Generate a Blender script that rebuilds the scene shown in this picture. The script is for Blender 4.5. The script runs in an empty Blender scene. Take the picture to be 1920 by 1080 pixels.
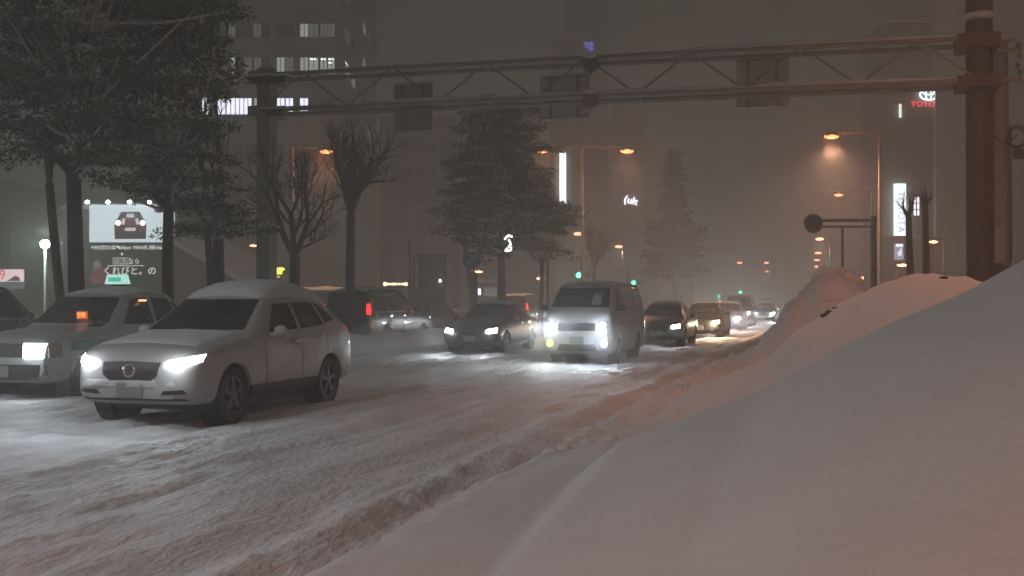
import bpy, bmesh, math, random
import numpy as np
from mathutils import Vector, Matrix
from mathutils.bvhtree import BVHTree
random.seed(7)
S = bpy.context.scene
COL = S.collection
# ---------------------------------------------------------------- camera
TH = math.atan(610 / 2050); CT, ST = math.cos(TH), math.sin(TH)
CAMZ = 1.5
cam = bpy.data.cameras.new('camera'); camo = bpy.data.objects.new('camera', cam); COL.objects.link(camo)
cam.sensor_width = 36; cam.lens = 2050 / 1920 * 36; cam.clip_start = 0.05; cam.clip_end = 4000
camo.location = (0, 0, CAMZ)
camo.rotation_euler = (math.pi / 2 + math.atan(25 / 2050), 0, TH)
S.camera = camo
# ---------------------------------------------------------------- world: night sky lit by the city
W = bpy.data.worlds.new('World'); S.world = W; W.use_nodes = True
nt = W.node_tree; nt.nodes.clear()
out = nt.nodes.new('ShaderNodeOutputWorld'); bg = nt.nodes.new('ShaderNodeBackground')
tc = nt.nodes.new('ShaderNodeTexCoord'); sp = nt.nodes.new('ShaderNodeSeparateXYZ'); cr = nt.nodes.new('ShaderNodeValToRGB')
nt.links.new(tc.outputs['Generated'], sp.inputs[0]); nt.links.new(sp.outputs['Z'], cr.inputs[0])
cr.color_ramp.elements[0].position = 0.0; cr.color_ramp.elements[0].color = (0.22, 0.210, 0.195, 1)
cr.color_ramp.elements[1].position = 0.5; cr.color_ramp.elements[1].color = (0.044, 0.053, 0.043, 1)
e = cr.color_ramp.elements.new(0.22); e.color = (0.060, 0.061, 0.053, 1)
nt.links.new(cr.outputs[0], bg.inputs[0]); bg.inputs[1].default_value = 0.68
nt.links.new(bg.outputs[0], out.inputs[0])
S.view_settings.view_transform = 'Standard'; S.view_settings.look = 'None'
S.view_settings.exposure = 0; S.view_settings.gamma = 1; S.view_settings.use_curve_mapping = False
S.render.engine = 'CYCLES'
cy = S.cycles; cy.use_denoising = True; cy.max_bounces = 5; cy.diffuse_bounces = 2; cy.glossy_bounces = 2
cy.volume_bounces = 2; cy.transmission_bounces = 3; cy.transparent_max_bounces = 8
cy.sample_clamp_direct = 0; cy.sample_clamp_indirect = 1.0; cy.use_light_tree = True
cy.caustics_reflective = False; cy.caustics_refractive = False
HAZE = 0.0088
# ---------------------------------------------------------------- helpers
def PX(px, d):
    r = (px - 960) / 2050; return d * (r * CT - ST), d * (CT + r * ST)
def PZ(py, d): return CAMZ + (565 - py) / 2050 * d
def P3(px, py, d):
    x, y = PX(px, d); return (x, y, PZ(py, d))
MATS = {}
def mat(name, col, rough=0.6, metal=0.0, emit=None, es=0.0, var=0.15, scale=6.0, bump=0.0, bscale=40.0, spec=0.5, stretch=None):
    if name in MATS: return MATS[name]
    m = bpy.data.materials.new(name); m.use_nodes = True; n = m.node_tree.nodes; l = m.node_tree.links
    b = n['Principled BSDF']; b.inputs['Roughness'].default_value = rough; b.inputs['Metallic'].default_value = metal
    b.inputs['Specular IOR Level'].default_value = spec
    t = n.new('ShaderNodeTexCoord'); mp = n.new('ShaderNodeMapping'); l.new(t.outputs['Object'], mp.inputs[0])
    if stretch: mp.inputs['Scale'].default_value = stretch
    no = n.new('ShaderNodeTexNoise'); no.inputs['Scale'].default_value = scale; no.inputs['Detail'].default_value = 5
    l.new(mp.outputs[0], no.inputs[0])
    r = n.new('ShaderNodeValToRGB'); l.new(no.outputs[0], r.inputs[0])
    c = col
    r.color_ramp.elements[0].position = 0.3; r.color_ramp.elements[1].position = 0.7
    r.color_ramp.elements[0].color = (c[0] * (1 - var), c[1] * (1 - var), c[2] * (1 - var), 1)
    r.color_ramp.elements[1].color = (min(1, c[0] * (1 + var)), min(1, c[1] * (1 + var)), min(1, c[2] * (1 + var)), 1)
    l.new(r.outputs[0], b.inputs['Base Color'])
    if emit:
        b.inputs['Emission Color'].default_value = (*emit, 1); b.inputs['Emission Strength'].default_value = es
    if bump:
        nb = n.new('ShaderNodeTexNoise'); nb.inputs['Scale'].default_value = bscale; nb.inputs['Detail'].default_value = 6
        l.new(mp.outputs[0], nb.inputs[0]); bp = n.new('ShaderNodeBump'); bp.inputs['Strength'].default_value = bump
        bp.inputs['Distance'].default_value = 0.05
        l.new(nb.outputs[0], bp.inputs['Height']); l.new(bp.outputs[0], b.inputs['Normal'])
    MATS[name] = m; return m
def emat(name, col, es=1.0, base=(0.05, 0.05, 0.05)):
    if name in MATS: return MATS[name]
    m = mat(name, base, 0.4, emit=col, es=es)
    m.cycles.emission_sampling = 'NONE' if es < 3 else 'AUTO'
    return m
class MB:
    def __init__(s): s.v = []; s.f = []
    def add(s, vs, fs):
        k = len(s.v); s.v += [tuple(x) for x in vs]; s.f += [tuple(i + k for i in f) for f in fs]; return s
    def box(s, x0, x1, y0, y1, z0, z1, M=None):
        vs = [(x0, y0, z0), (x1, y0, z0), (x1, y1, z0), (x0, y1, z0), (x0, y0, z1), (x1, y0, z1), (x1, y1, z1), (x0, y1, z1)]
        if M: vs = [M @ Vector(v) for v in vs]
        return s.add(vs, [(0, 3, 2, 1), (4, 5, 6, 7), (0, 1, 5, 4), (1, 2, 6, 5), (2, 3, 7, 6), (3, 0, 4, 7)])
    def tube(s, p, q, r0, r1=None, n=8, cap=True):
        p = Vector(p); q = Vector(q); r1 = r0 if r1 is None else r1; d = (q - p)
        if d.length < 1e-6: return s
        d.normalize(); a = d.orthogonal().normalized(); b = d.cross(a); vs = []
        for c, r in ((p, r0), (q, r1)):
            for i in range(n):
                t = 2 * math.pi * i / n; vs.append(c + (a * math.cos(t) + b * math.sin(t)) * r)
        fs = [(i, (i + 1) % n, n + (i + 1) % n, n + i) for i in range(n)]
        if cap: fs += [tuple(reversed(range(n))), tuple(range(n, 2 * n))]
        return s.add(vs, fs)
    def poly(s, pts, rad, n=6):
        for i in range(len(pts) - 1): s.tube(pts[i], pts[i + 1], rad, n=n)
        return s
    def lathe(s, prof, axis='x', n=24, c=(0, 0, 0)):
        vs = []; m = len(prof)
        for i in range(n):
            t = 2 * math.pi * i / n
            for (a, r) in prof:
                u, w = r * math.cos(t), r * math.sin(t)
                vs.append({'x': (c[0] + a, c[1] + u, c[2] + w), 'y': (c[0] + u, c[1] + a, c[2] + w), 'z': (c[0] + u, c[1] + w, c[2] + a)}[axis])
        fs = []
        for i in range(n):
            j = (i + 1) % n
            for k in range(m - 1): fs.append((i * m + k, j * m + k, j * m + k + 1, i * m + k + 1))
        return s.add(vs, fs)
    def ball(s, c, r, sc=(1, 1, 1), n=8, jit=0.0):
        vs = []; fs = []
        for i in range(n + 1):
            th = math.pi * i / n
            for j in range(2 * n):
                ph = math.pi * j / n; q = r * (1 + (random.uniform(-jit, jit) if 0 < i < n else 0))
                vs.append((c[0] + sc[0] * q * math.sin(th) * math.cos(ph), c[1] + sc[1] * q * math.sin(th) * math.sin(ph), c[2] + sc[2] * q * math.cos(th)))
        for i in range(n):
            for j in range(2 * n):
                k = (j + 1) % (2 * n); fs.append((i * 2 * n + j, (i + 1) * 2 * n + j, (i + 1) * 2 * n + k, i * 2 * n + k))
        return s.add(vs, fs)
    def build(s, name, m, parent=None, smooth=False, loc=(0, 0, 0)):
        me = bpy.data.meshes.new(name); me.from_pydata(s.v, [], s.f); me.update()
        if m: me.materials.append(m)
        if smooth:
            me.shade_smooth(); me.set_sharp_from_angle(angle=math.radians(40))
        o = bpy.data.objects.new(name, me); COL.objects.link(o); o.location = loc
        if parent: o.parent = parent
        return o
def tag(o, label=None, cat=None, group=None, kind=None):
    if label: o['label'] = label
    if cat: o['category'] = cat
    if group: o['group'] = group
    if kind: o['kind'] = kind
    return o
def thing(name, label, cat, loc=(0, 0, 0), rz=0, group=None):
    o = bpy.data.objects.new(name, None); COL.objects.link(o); o.location = loc; o.rotation_euler = (0, 0, rz)
    o.empty_display_size = 0.3
    return tag(o, label, cat, group)
def copy_tree(o, parent=None):
    c = o.copy(); COL.objects.link(c)
    if parent: c.parent = parent
    for ch in list(o.children): copy_tree(ch, c)
    return c
def light(kind, loc, col, power, parent=None, size=0.1, name='lamp_light', spot=None, aim=None, blend=0.5):
    L = bpy.data.lights.new(name, kind); L.energy = power; L.color = col
    L.shadow_soft_size = size
    if spot: L.spot_size = math.radians(spot); L.spot_blend = blend
    o = bpy.data.objects.new(name, L); COL.objects.link(o); o.location = loc
    if aim is not None: o.rotation_euler = Vector(aim).to_track_quat('-Z', 'Y').to_euler()
    if parent: o.parent = parent
    return o
def text_mesh(body, size, m, parent, loc, rot=(math.pi / 2, 0, 0), align='CENTER', name='lettering', ext=0.01, sx=1.0):
    c = bpy.data.curves.new('t', 'FONT'); c.body = body; c.size = size; c.align_x = align; c.align_y = 'CENTER'; c.extrude = ext
    c.resolution_u = 3
    o = bpy.data.objects.new('t', c); COL.objects.link(o)
    dg = bpy.context.evaluated_depsgraph_get(); me = bpy.data.meshes.new_from_object(o.evaluated_get(dg))
    bpy.data.objects.remove(o); me.materials.clear(); me.materials.append(m)
    r = bpy.data.objects.new(name, me); COL.objects.link(r); r.location = loc; r.rotation_euler = rot; r.scale = (sx, 1, 1)
    if parent: r.parent = parent
    return r
# numpy value noise
def _hash(i, j, k):
    h = (i * 374761393 + j * 668265263 + k * 982451653) & 0xffffffff
    h = ((h ^ (h >> 13)) * 1274126177) & 0xffffffff
    return ((h ^ (h >> 16)) & 0xffffff) / float(0xffffff)
def vnoise(x, y, k=0):
    x = np.asarray(x, float); y = np.asarray(y, float)
    i = np.floor(x).astype(np.int64); j = np.floor(y).astype(np.int64); u = x - i; v = y - j
    u = u * u * (3 - 2 * u); v = v * v * (3 - 2 * v)
    return ((_hash(i, j, k) * (1 - u) + _hash(i + 1, j, k) * u) * (1 - v) + (_hash(i, j + 1, k) * (1 - u) + _hash(i + 1, j + 1, k) * u) * v) * 2 - 1
def fbm(x, y, o=4, k=0):
    s = 0; a = 1; t = 0
    for n in range(o): s = s + a * vnoise(x * 2 ** n, y * 2 ** n, k + n * 17); t += a; a *= 0.5
    return s / t
def sheet(name, xs, ys, hf, m, kind='structure', smooth=True):
    X, Y = np.meshgrid(xs, ys); Z = hf(X, Y)
    v = np.stack([X.ravel(), Y.ravel(), np.broadcast_to(Z, X.shape).ravel()], 1)
    nx, ny = len(xs), len(ys)
    idx = np.arange(nx * ny).reshape(ny, nx)
    f = np.stack([idx[:-1, :-1].ravel(), idx[:-1, 1:].ravel(), idx[1:, 1:].ravel(), idx[1:, :-1].ravel()], 1)
    me = bpy.data.meshes.new(name); me.vertices.add(len(v)); me.vertices.foreach_set('co', v.ravel())
    me.loops.add(f.size); me.loops.foreach_set('vertex_index', f.ravel().astype(np.int32))
    me.polygons.add(len(f)); me.polygons.foreach_set('loop_start', np.arange(0, f.size, 4, dtype=np.int32))
    me.update(calc_edges=True); me.materials.append(m)
    if smooth: me.shade_smooth()
    o = bpy.data.objects.new(name, me); COL.objects.link(o)
    if kind: o['kind'] = kind
    return o
def geo(a, b, s0, ratio):
    r = [a]; s = s0
    while r[-1] < b: r.append(r[-1] + s); s *= ratio
    return np.array(r)
# ---------------------------------------------------------------- materials
snow = mat('fresh_snow', (0.80, 0.79, 0.80), 0.75, var=0.03, scale=1.5, bump=0.25, bscale=9, spec=0.2)
snowcap = mat('settled_snow', (0.66, 0.66, 0.67), 0.8, var=0.06, scale=5, bump=0.3, bscale=25, spec=0.2)
roadsnow = mat('trampled_snow', (0.83, 0.84, 0.87), 0.6, var=0.13, scale=1.6, bump=.75, bscale=14, spec=0.35, stretch=(1.6, 0.55, 1))
farsnow = mat('lot_snow', (0.6, 0.6, 0.6), 0.7, var=0.2, scale=0.4)
bark = mat('bark', (0.065, 0.055, 0.045), 0.9, var=0.4, scale=14, bump=0.8, bscale=30, stretch=(1, 1, 0.25))
needle = mat('needles', (0.060, 0.072, 0.045), 0.7, var=0.4, scale=2)
leafsnow = mat('clinging_snow', (0.62, 0.63, 0.61), 0.8, var=0.25, scale=8)
steel = mat('painted_steel', (0.26, 0.255, 0.225), 0.6, 0.0, var=0.2, scale=5)
brownsteel = mat('brown_painted_steel', (0.060, 0.040, 0.036), 0.55, 0.1, var=0.15, scale=3)
greysteel = mat('grey_steel', (0.24, 0.24, 0.23), 0.6, 0.1, var=0.15, scale=4)
black = mat('black_rubber', (0.018, 0.018, 0.02), 0.75, var=0.3, scale=20, bump=0.2)
trim = mat('black_trim', (0.02, 0.02, 0.022), 0.45, var=0.3, scale=9)
rimm = mat('wheel_alloy', (0.13, 0.13, 0.14), 0.5, 0.3, var=0.3, scale=20)
glass = mat('dark_glass', (0.035, 0.038, 0.038), 0.08, var=0.7, scale=1.6)  # strong tone variation paints reflections into the window colour
frosted = mat('snowy_glass', (0.16, 0.17, 0.18), 0.35, var=0.5, scale=9)
chrome = mat('chrome', (0.6, 0.6, 0.6), 0.15, 1.0, var=0.05)
sodium = emat('sodium_lamp', (1.0, 0.27, 0.10), 4.2)
sodium_far = emat('sodium_lamp_far', (1.0, 0.27, 0.14), 13)
whiteL = emat('white_lamp', (0.85, 0.95, 1.0), 30)
headL = emat('headlamp_glow', (0.86, 0.95, 1.0), 34)
headY = emat('headlamp_glow_warm', (1.0, 0.72, 0.42), 20)
fogY = emat('fog_lamp_yellow', (0.95, 0.95, 0.10), 5)
redL = emat('tail_lamp_red', (1.0, 0.03, 0.02), 2.2)
greenL = emat('signal_green', (0.05, 1.0, 0.45), 16)
amber = mat('amber_lens', (0.18, 0.13, 0.06), 0.3)

# ---------------------------------------------------------------- ground
def ss(a, b, x): t = np.clip((x - a) / (b - a), 0, 1); return t * t * (3 - 2 * t)
def road_h(X, Y):
    w = 0.25 * fbm(Y * 0.12, X * 0.1, 2, 5)
    tr = 0
    for c in (-3.6, -5.25, -7.3, -8.85, -10.4, -11.9):
        tr = tr - 0.035 * np.exp(-((X + w - c) / 0.24) ** 2)
    churn = np.clip(fbm(X * 0.7, Y * 0.12, 3, 9) * 1.4 + 0.45, 0, 1)
    z = 0.03 + tr + 0.055 * fbm(X * 2.2 + Y * 0.05, Y * 0.35, 3, 1) + churn * (0.060 * fbm(X * 6, Y * 1.3, 3, 3) + 0.035 * np.abs(fbm(X * 13, Y * 5, 3, 4)))
    cr_ = np.clip(fbm(X * 9.0, Y * 3.6, 3, 14) - .18, 0, 1) * np.clip(.35 + fbm(X * .6, Y * .1, 2, 19) * 1.6, 0, 1)
    z = z + 0.075 * cr_
    z = z + 0.05 * np.clip(fbm(X * 3.3, Y * 0.9, 4, 6) - 0.12, 0, 1)
    # disturbed berm beside the bank
    z = z + 0.07 * np.exp(-((X + 3.05 + 0.12 * fbm(Y * 0.8, Y * 0 + 1, 3, 8)) / 0.22) ** 2) * (1 + 0.8 * fbm(X * 5, Y * 4, 3, 12))
    return z
ground = sheet('ground', np.linspace(-420, 300, 40), np.linspace(-30, 760, 44), lambda X, Y: X * 0 - 0.12, farsnow)
sheet('road', np.arange(-12.9, -2.35, 0.045), geo(2.0, 110, 0.028, 1.0068), road_h, roadsnow)
sheet('far_lane_road', np.arange(-27, -14.3, 0.3), geo(6, 130, 0.25, 1.01), lambda X, Y: 0.0 + 0.05 * fbm(X * 1.2, Y * 0.5, 3, 33), roadsnow)
sheet('median_strip', np.linspace(-15.1, -12.3, 34), geo(6, 160, 0.1, 1.008),
      lambda X, Y: -0.05 + (0.62 + 0.25 * fbm(X * 0.8, Y * 0.4, 3, 44)) * np.exp(-((X + 13.6) / 0.75) ** 4), snow)
def interp(x, tab): a = np.array(tab); return np.interp(x, a[:, 0], a[:, 1])
def bank_h(X, Y):
    shelf = interp(X, [(-3, -.05), (-2.75, .02), (-2.5, .13), (-2.1, .17), (-1.6, .19), (0, .5), (3, .8), (8, .8), (16, .5)])
    yc = 8.0 + 0.12 * X
    c = interp(X, [(-3, -.3), (-1.95, .0), (-1.78, .24), (-1.5, .47), (-1.0, .66), (-.55, .84), (0, 1.17), (.4, 1.37), (.86, 1.575), (1.25, 1.79), (1.7, 1.95), (2.6, 2.1), (6, 1.9), (16, 1.0)])
    near = c * (1 - 0.04 * np.clip(yc - Y, 0, 9)) - 0.055 * np.clip(yc - Y, 0, 9)
    far = c - 0.33 * np.clip(Y - yc, 0, 20) ** 1.15
    F = np.where(Y < yc, near, far)
    m = interp(X, [(-3, -.1), (-2.2, .08), (-1.6, .42), (-.84, .78), (-.46, 1.15), (.2, 1.55), (.55, 1.72), (.9, 1.80), (1.45, 1.74), (1.9, 1.62), (3, 1.5), (6, 1.3), (16, .8)])
    M = m * np.exp(-np.abs((Y - 14.2) / 3.4) ** 3.5)
    p = interp(X, [(-3, -.1), (-2.3, .1), (-1.7, .5), (-1.25, 1.1), (-1.0, 1.5), (-.55, 1.85), (-.3, 2.12), (.1, 2.1), (.35, 1.95), (.8, 1.55), (2, 1.2), (16, .8)])
    P = (p + 0.22 * fbm(X * 2.6, Y * 2.2, 4, 71)) * np.exp(-np.abs((Y - 26.2) / 3.6) ** 4)
    B = interp(X, [(-3, -.1), (-2.4, .25), (-1.4, .8), (-.4, 1.05), (1, 1.0), (4, .7), (16, .5)]) * ss(25, 34, Y) * (0.9 + 0.3 * fbm(X * 0.7, Y * 0.35, 3, 61))
    z = shelf
    for q in (F, M, P, B):
        k = 0.025; h = np.clip(0.5 + 0.5 * (z - q) / k, 0, 1); z = q * (1 - h) + z * h + k * h * (1 - h)
    rough = ss(9.5, 12, Y)
    z = z + rough * (0.10 * fbm(X * 1.7, Y * 1.1, 4, 21) + 0.04 * fbm(X * 7, Y * 6, 2, 25) * (0.3 + np.clip(-X * 0.8, 0, 1.4)))
    z = z + (1 - rough) * 0.035 * fbm(X * 0.55, Y * 0.5, 2, 28) * np.clip((Y - 1.5) * .3, 0, 1)
    e = np.exp(-((X + 2.62) / 0.18) ** 2)
    return z + e * 0.05 * fbm(X * 6, Y * 4, 3, 31)
bx = np.concatenate([np.arange(-3.0, 2.2, 0.045), np.arange(2.2, 16, 0.4)])
sheet('snow_bank', bx, geo(1.1, 90, 0.035, 1.0075), bank_h, snow)

# ---------------------------------------------------------------- cars
def chaikin(r, n=2):
    for _ in range(n):
        q = []
        for i in range(len(r)):
            a = r[i]; b = r[(i + 1) % len(r)]
            q.append((a[0] * .75 + b[0] * .25, a[1] * .75 + b[1] * .25)); q.append((a[0] * .25 + b[0] * .75, a[1] * .25 + b[1] * .75))
        r = q
    return r
def car_body(st, wheels, wr, W2):
    st = np.array(st, float); L = st[-1, 0]; n = int(L / 0.06) + 1
    ys = np.linspace(0, L, n); C = [np.interp(ys, st[:, 0], st[:, k]) for k in range(1, 7)]
    for k in range(6):
        for _ in range(2):
            a = C[k].copy(); a[1:-1] = C[k][:-2] * .25 + C[k][1:-1] * .5 + C[k][2:] * .25; C[k] = a
    V = []; F = []
    for i in range(n):
        zb, ze, zt, wl, we, wt = [c[i] for c in C]
        half = [(0.001, zb), (.8 * wl, zb), (wl * .985, zb + .08), (wl, zb * .45 + ze * .55), (we, ze), (wt, zt - .035), (wt - .13, zt + .005), (0.001, zt + .03)]
        ring = half + [(-x, z) for x, z in reversed(half)]
        ring = chaikin(ring, 2); m = len(ring)
        V += [(x, ys[i], z) for x, z in ring]
        if i:
            for j in range(m):
                k = (j + 1) % m; F.append(((i - 1) * m + j, (i - 1) * m + k, i * m + k, i * m + j))
    F.append(tuple(range(m))); F.append(tuple(reversed(range((n - 1) * m, n * m))))
    mb = MB(); mb.add(V, F); o = mb.build('body', None)
    bm = bmesh.new(); bm.from_mesh(o.data); bmesh.ops.recalc_face_normals(bm, faces=bm.faces); bm.to_mesh(o.data); bm.free()
    bvh = BVHTree.FromPolygons([v.co.copy() for v in o.data.vertices], [tuple(p.vertices) for p in o.data.polygons])
    cut = MB()
    for y in wheels:
        for sx in (1, -1):
            cut.lathe([(sx * (W2 - .30), 0.0), (sx * (W2 - .30), wr + .055), (sx * (W2 + .3), wr + .055), (sx * (W2 + .3), 0.0)], 'x', 28, (0, y, wr))
    co = cut.build('cut', None)
    bm = bmesh.new(); bm.from_mesh(co.data); bmesh.ops.remove_doubles(bm, verts=bm.verts, dist=1e-5)
    bmesh.ops.recalc_face_normals(bm, faces=bm.faces); bm.to_mesh(co.data); bm.free()
    md = o.modifiers.new('b', 'BOOLEAN'); md.object = co; md.operation = 'DIFFERENCE'; md.solver = 'EXACT'
    dg = bpy.context.evaluated_depsgraph_get(); me = bpy.data.meshes.new_from_object(o.evaluated_get(dg)); me.name = 'body'
    bpy.data.objects.remove(o); bpy.data.objects.remove(co)
    me.shade_smooth(); me.set_sharp_from_angle(angle=math.radians(35))
    return me, bvh
AX = {'front': (Vector((0, 1, 0)), lambda u, v: Vector((u, -3, v))), 'rear': (Vector((0, -1, 0)), lambda u, v: Vector((u, 9, v))),
      'right': (Vector((-1, 0, 0)), lambda u, v: Vector((3, u, v))), 'left': (Vector((1, 0, 0)), lambda u, v: Vector((-3, u, v))),
      'top': (Vector((0, 0, -1)), lambda u, v: Vector((u, v, 5)))}
def patch(bvh, ax, bot, top, name, m, parent, off=0.006, nv=6, nu=None, thick=0.02, hf=None, smooth=True):
    d, org = AX[ax]
    def res(pl, n):
        pl = [Vector(p) for p in pl]; L = [0]
        for i in range(1, len(pl)): L.append(L[-1] + (pl[i] - pl[i - 1]).length)
        o = []
        for i in range(n + 1):
            t = L[-1] * i / n; k = 1
            while k < len(pl) - 1 and L[k] < t: k += 1
            o.append(pl[k - 1].lerp(pl[k], (t - L[k - 1]) / max(1e-9, L[k] - L[k - 1])))
        return o
    nu = nu or 10
    B = res(bot, nu); T = res(top, nu); vs = []; last = None
    for j in range(nv + 1):
        for i in range(nu + 1):
            q = B[i].lerp(T[i], j / nv); o = org(q.x, q.y); h = bvh.ray_cast(o, d)
            p = h[0]
            if p is None: p = bvh.find_nearest(o + d * (-o.dot(d)))[0]
            k = off if hf is None else off + hf(i / nu, j / nv, p)
            vs.append(p - d * k)
    n1 = len(vs); w = nu + 1
    fs = [(j * w + i, j * w + i + 1, (j + 1) * w + i + 1, (j + 1) * w + i) for j in range(nv) for i in range(nu)]
    rim_ = [i for i in range(w)] + [j * w + nu for j in range(1, nv + 1)] + [nv * w + i for i in range(nu - 1, -1, -1)] + [j * w for j in range(nv - 1, 0, -1)]
    for i in rim_: vs.append(vs[i] + d * (thick + off))
    for i in range(len(rim_)):
        j = (i + 1) % len(rim_); fs.append((rim_[i], n1 + i, n1 + j, rim_[j]))
    return MB().add(vs, fs).build(name, m, parent, smooth)
def mirror(pl): return [(-x, z) for x, z in pl]
WH = {}
def wheel(parent, x, y, r, side, spokes=5):
    key = (round(r, 3), side, spokes)
    if key not in WH:
        s = side
        t = MB().lathe([(-.09 * s, r * .66), (-.10 * s, r * .93), (-.07 * s, r), (.07 * s, r), (.10 * s, r * .93), (.09 * s, r * .66), (.05 * s, r * .62), (-.09 * s, r * .62)], 'x', 32)
        for i in range(28):
            a = 2 * math.pi * i / 28; M = Matrix.Rotation(a, 4, 'X') @ Matrix.Translation((0, 0, r))
            t.box(-.085, .085, -.012, .012, -.006, .008, M)
        te = t.build('tyre', black, None, True)
        q = MB().lathe([(.02 * s, 0.0), (.02 * s, r * .62), (.085 * s, r * .66), (.09 * s, r * .64), (.07 * s, r * .58)], 'x', 24)
        for i in range(spokes):
            M = Matrix.Rotation(2 * math.pi * i / spokes, 4, 'X')
            q.box(min(.05 * s, .085 * s), max(.05 * s, .085 * s), -r * .09, r * .09, r * .08, r * .6, M)
        q.lathe([(.095 * s, 0.0), (.09 * s, r * .15), (.05 * s, r * .17)], 'x', 12)
        ri = q.build('rim', rimm, None, True)
        WH[key] = (te.data, ri.data); bpy.data.objects.remove(te); bpy.data.objects.remove(ri)
    e = bpy.data.objects.new('wheel', WH[key][0]); COL.objects.link(e); e.parent = parent; e.location = (x, y, r)
    b = bpy.data.objects.new('rim', WH[key][1]); COL.objects.link(b); b.parent = e
    return e
def paint(name, col, rough=0.45, snowy=0.35):
    if name in MATS: return MATS[name]
    m = mat(name, col, rough, 0.0, var=0.05); n = m.node_tree.nodes; l = m.node_tree.links; b = n['Principled BSDF']
    b.inputs['Coat Weight'].default_value = 0.25
    # snow dust and salt spray clinging to the paint, patchy
    no = n.new('ShaderNodeTexNoise'); no.inputs['Scale'].default_value = 2.2; no.inputs['Detail'].default_value = 9
    t = n.new('ShaderNodeTexCoord'); l.new(t.outputs['Object'], no.inputs[0])
    r = n.new('ShaderNodeValToRGB'); r.color_ramp.elements[0].position = 0.62 - snowy * .45; r.color_ramp.elements[1].position = 0.9 - snowy * .4
    l.new(no.outputs[0], r.inputs[0])
    mx = n.new('ShaderNodeMix'); mx.data_type = 'RGBA'; l.new(r.outputs[0], mx.inputs['Factor'])
    src = b.inputs['Base Color'].links[0].from_socket
    l.new(src, mx.inputs[6]); mx.inputs[7].default_value = (0.42, 0.42, 0.43, 1); l.new(mx.outputs[2], b.inputs['Base Color'])
    rr = n.new('ShaderNodeMapRange'); l.new(r.outputs[0], rr.inputs[0]); rr.inputs[3].default_value = rough; rr.inputs[4].default_value = .85
    l.new(rr.outputs[0], b.inputs['Roughness'])
    return m
def snow_load(bvh, t, x0, x1, y0, y1, thick, seed=0, name='roof_snow', nu=14, nv=20):
    def hf(u, v, p):
        e = min(1, 4.5 * min(u, 1 - u)) ** .5 * min(1, 5 * min(v, 1 - v)) ** .5
        return thick * e * (0.85 + 0.45 * float(fbm(np.array(p.x * 2.2 + seed), np.array(p.y * 1.8), 3, seed)))
    return patch(bvh, 'top', [(x0, y0), (x1, y0)], [(x0, y1), (x1, y1)], name, snowcap, t, off=0.004, nu=nu, nv=nv, thick=0.02, hf=hf)
CACHE = {}
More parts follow.
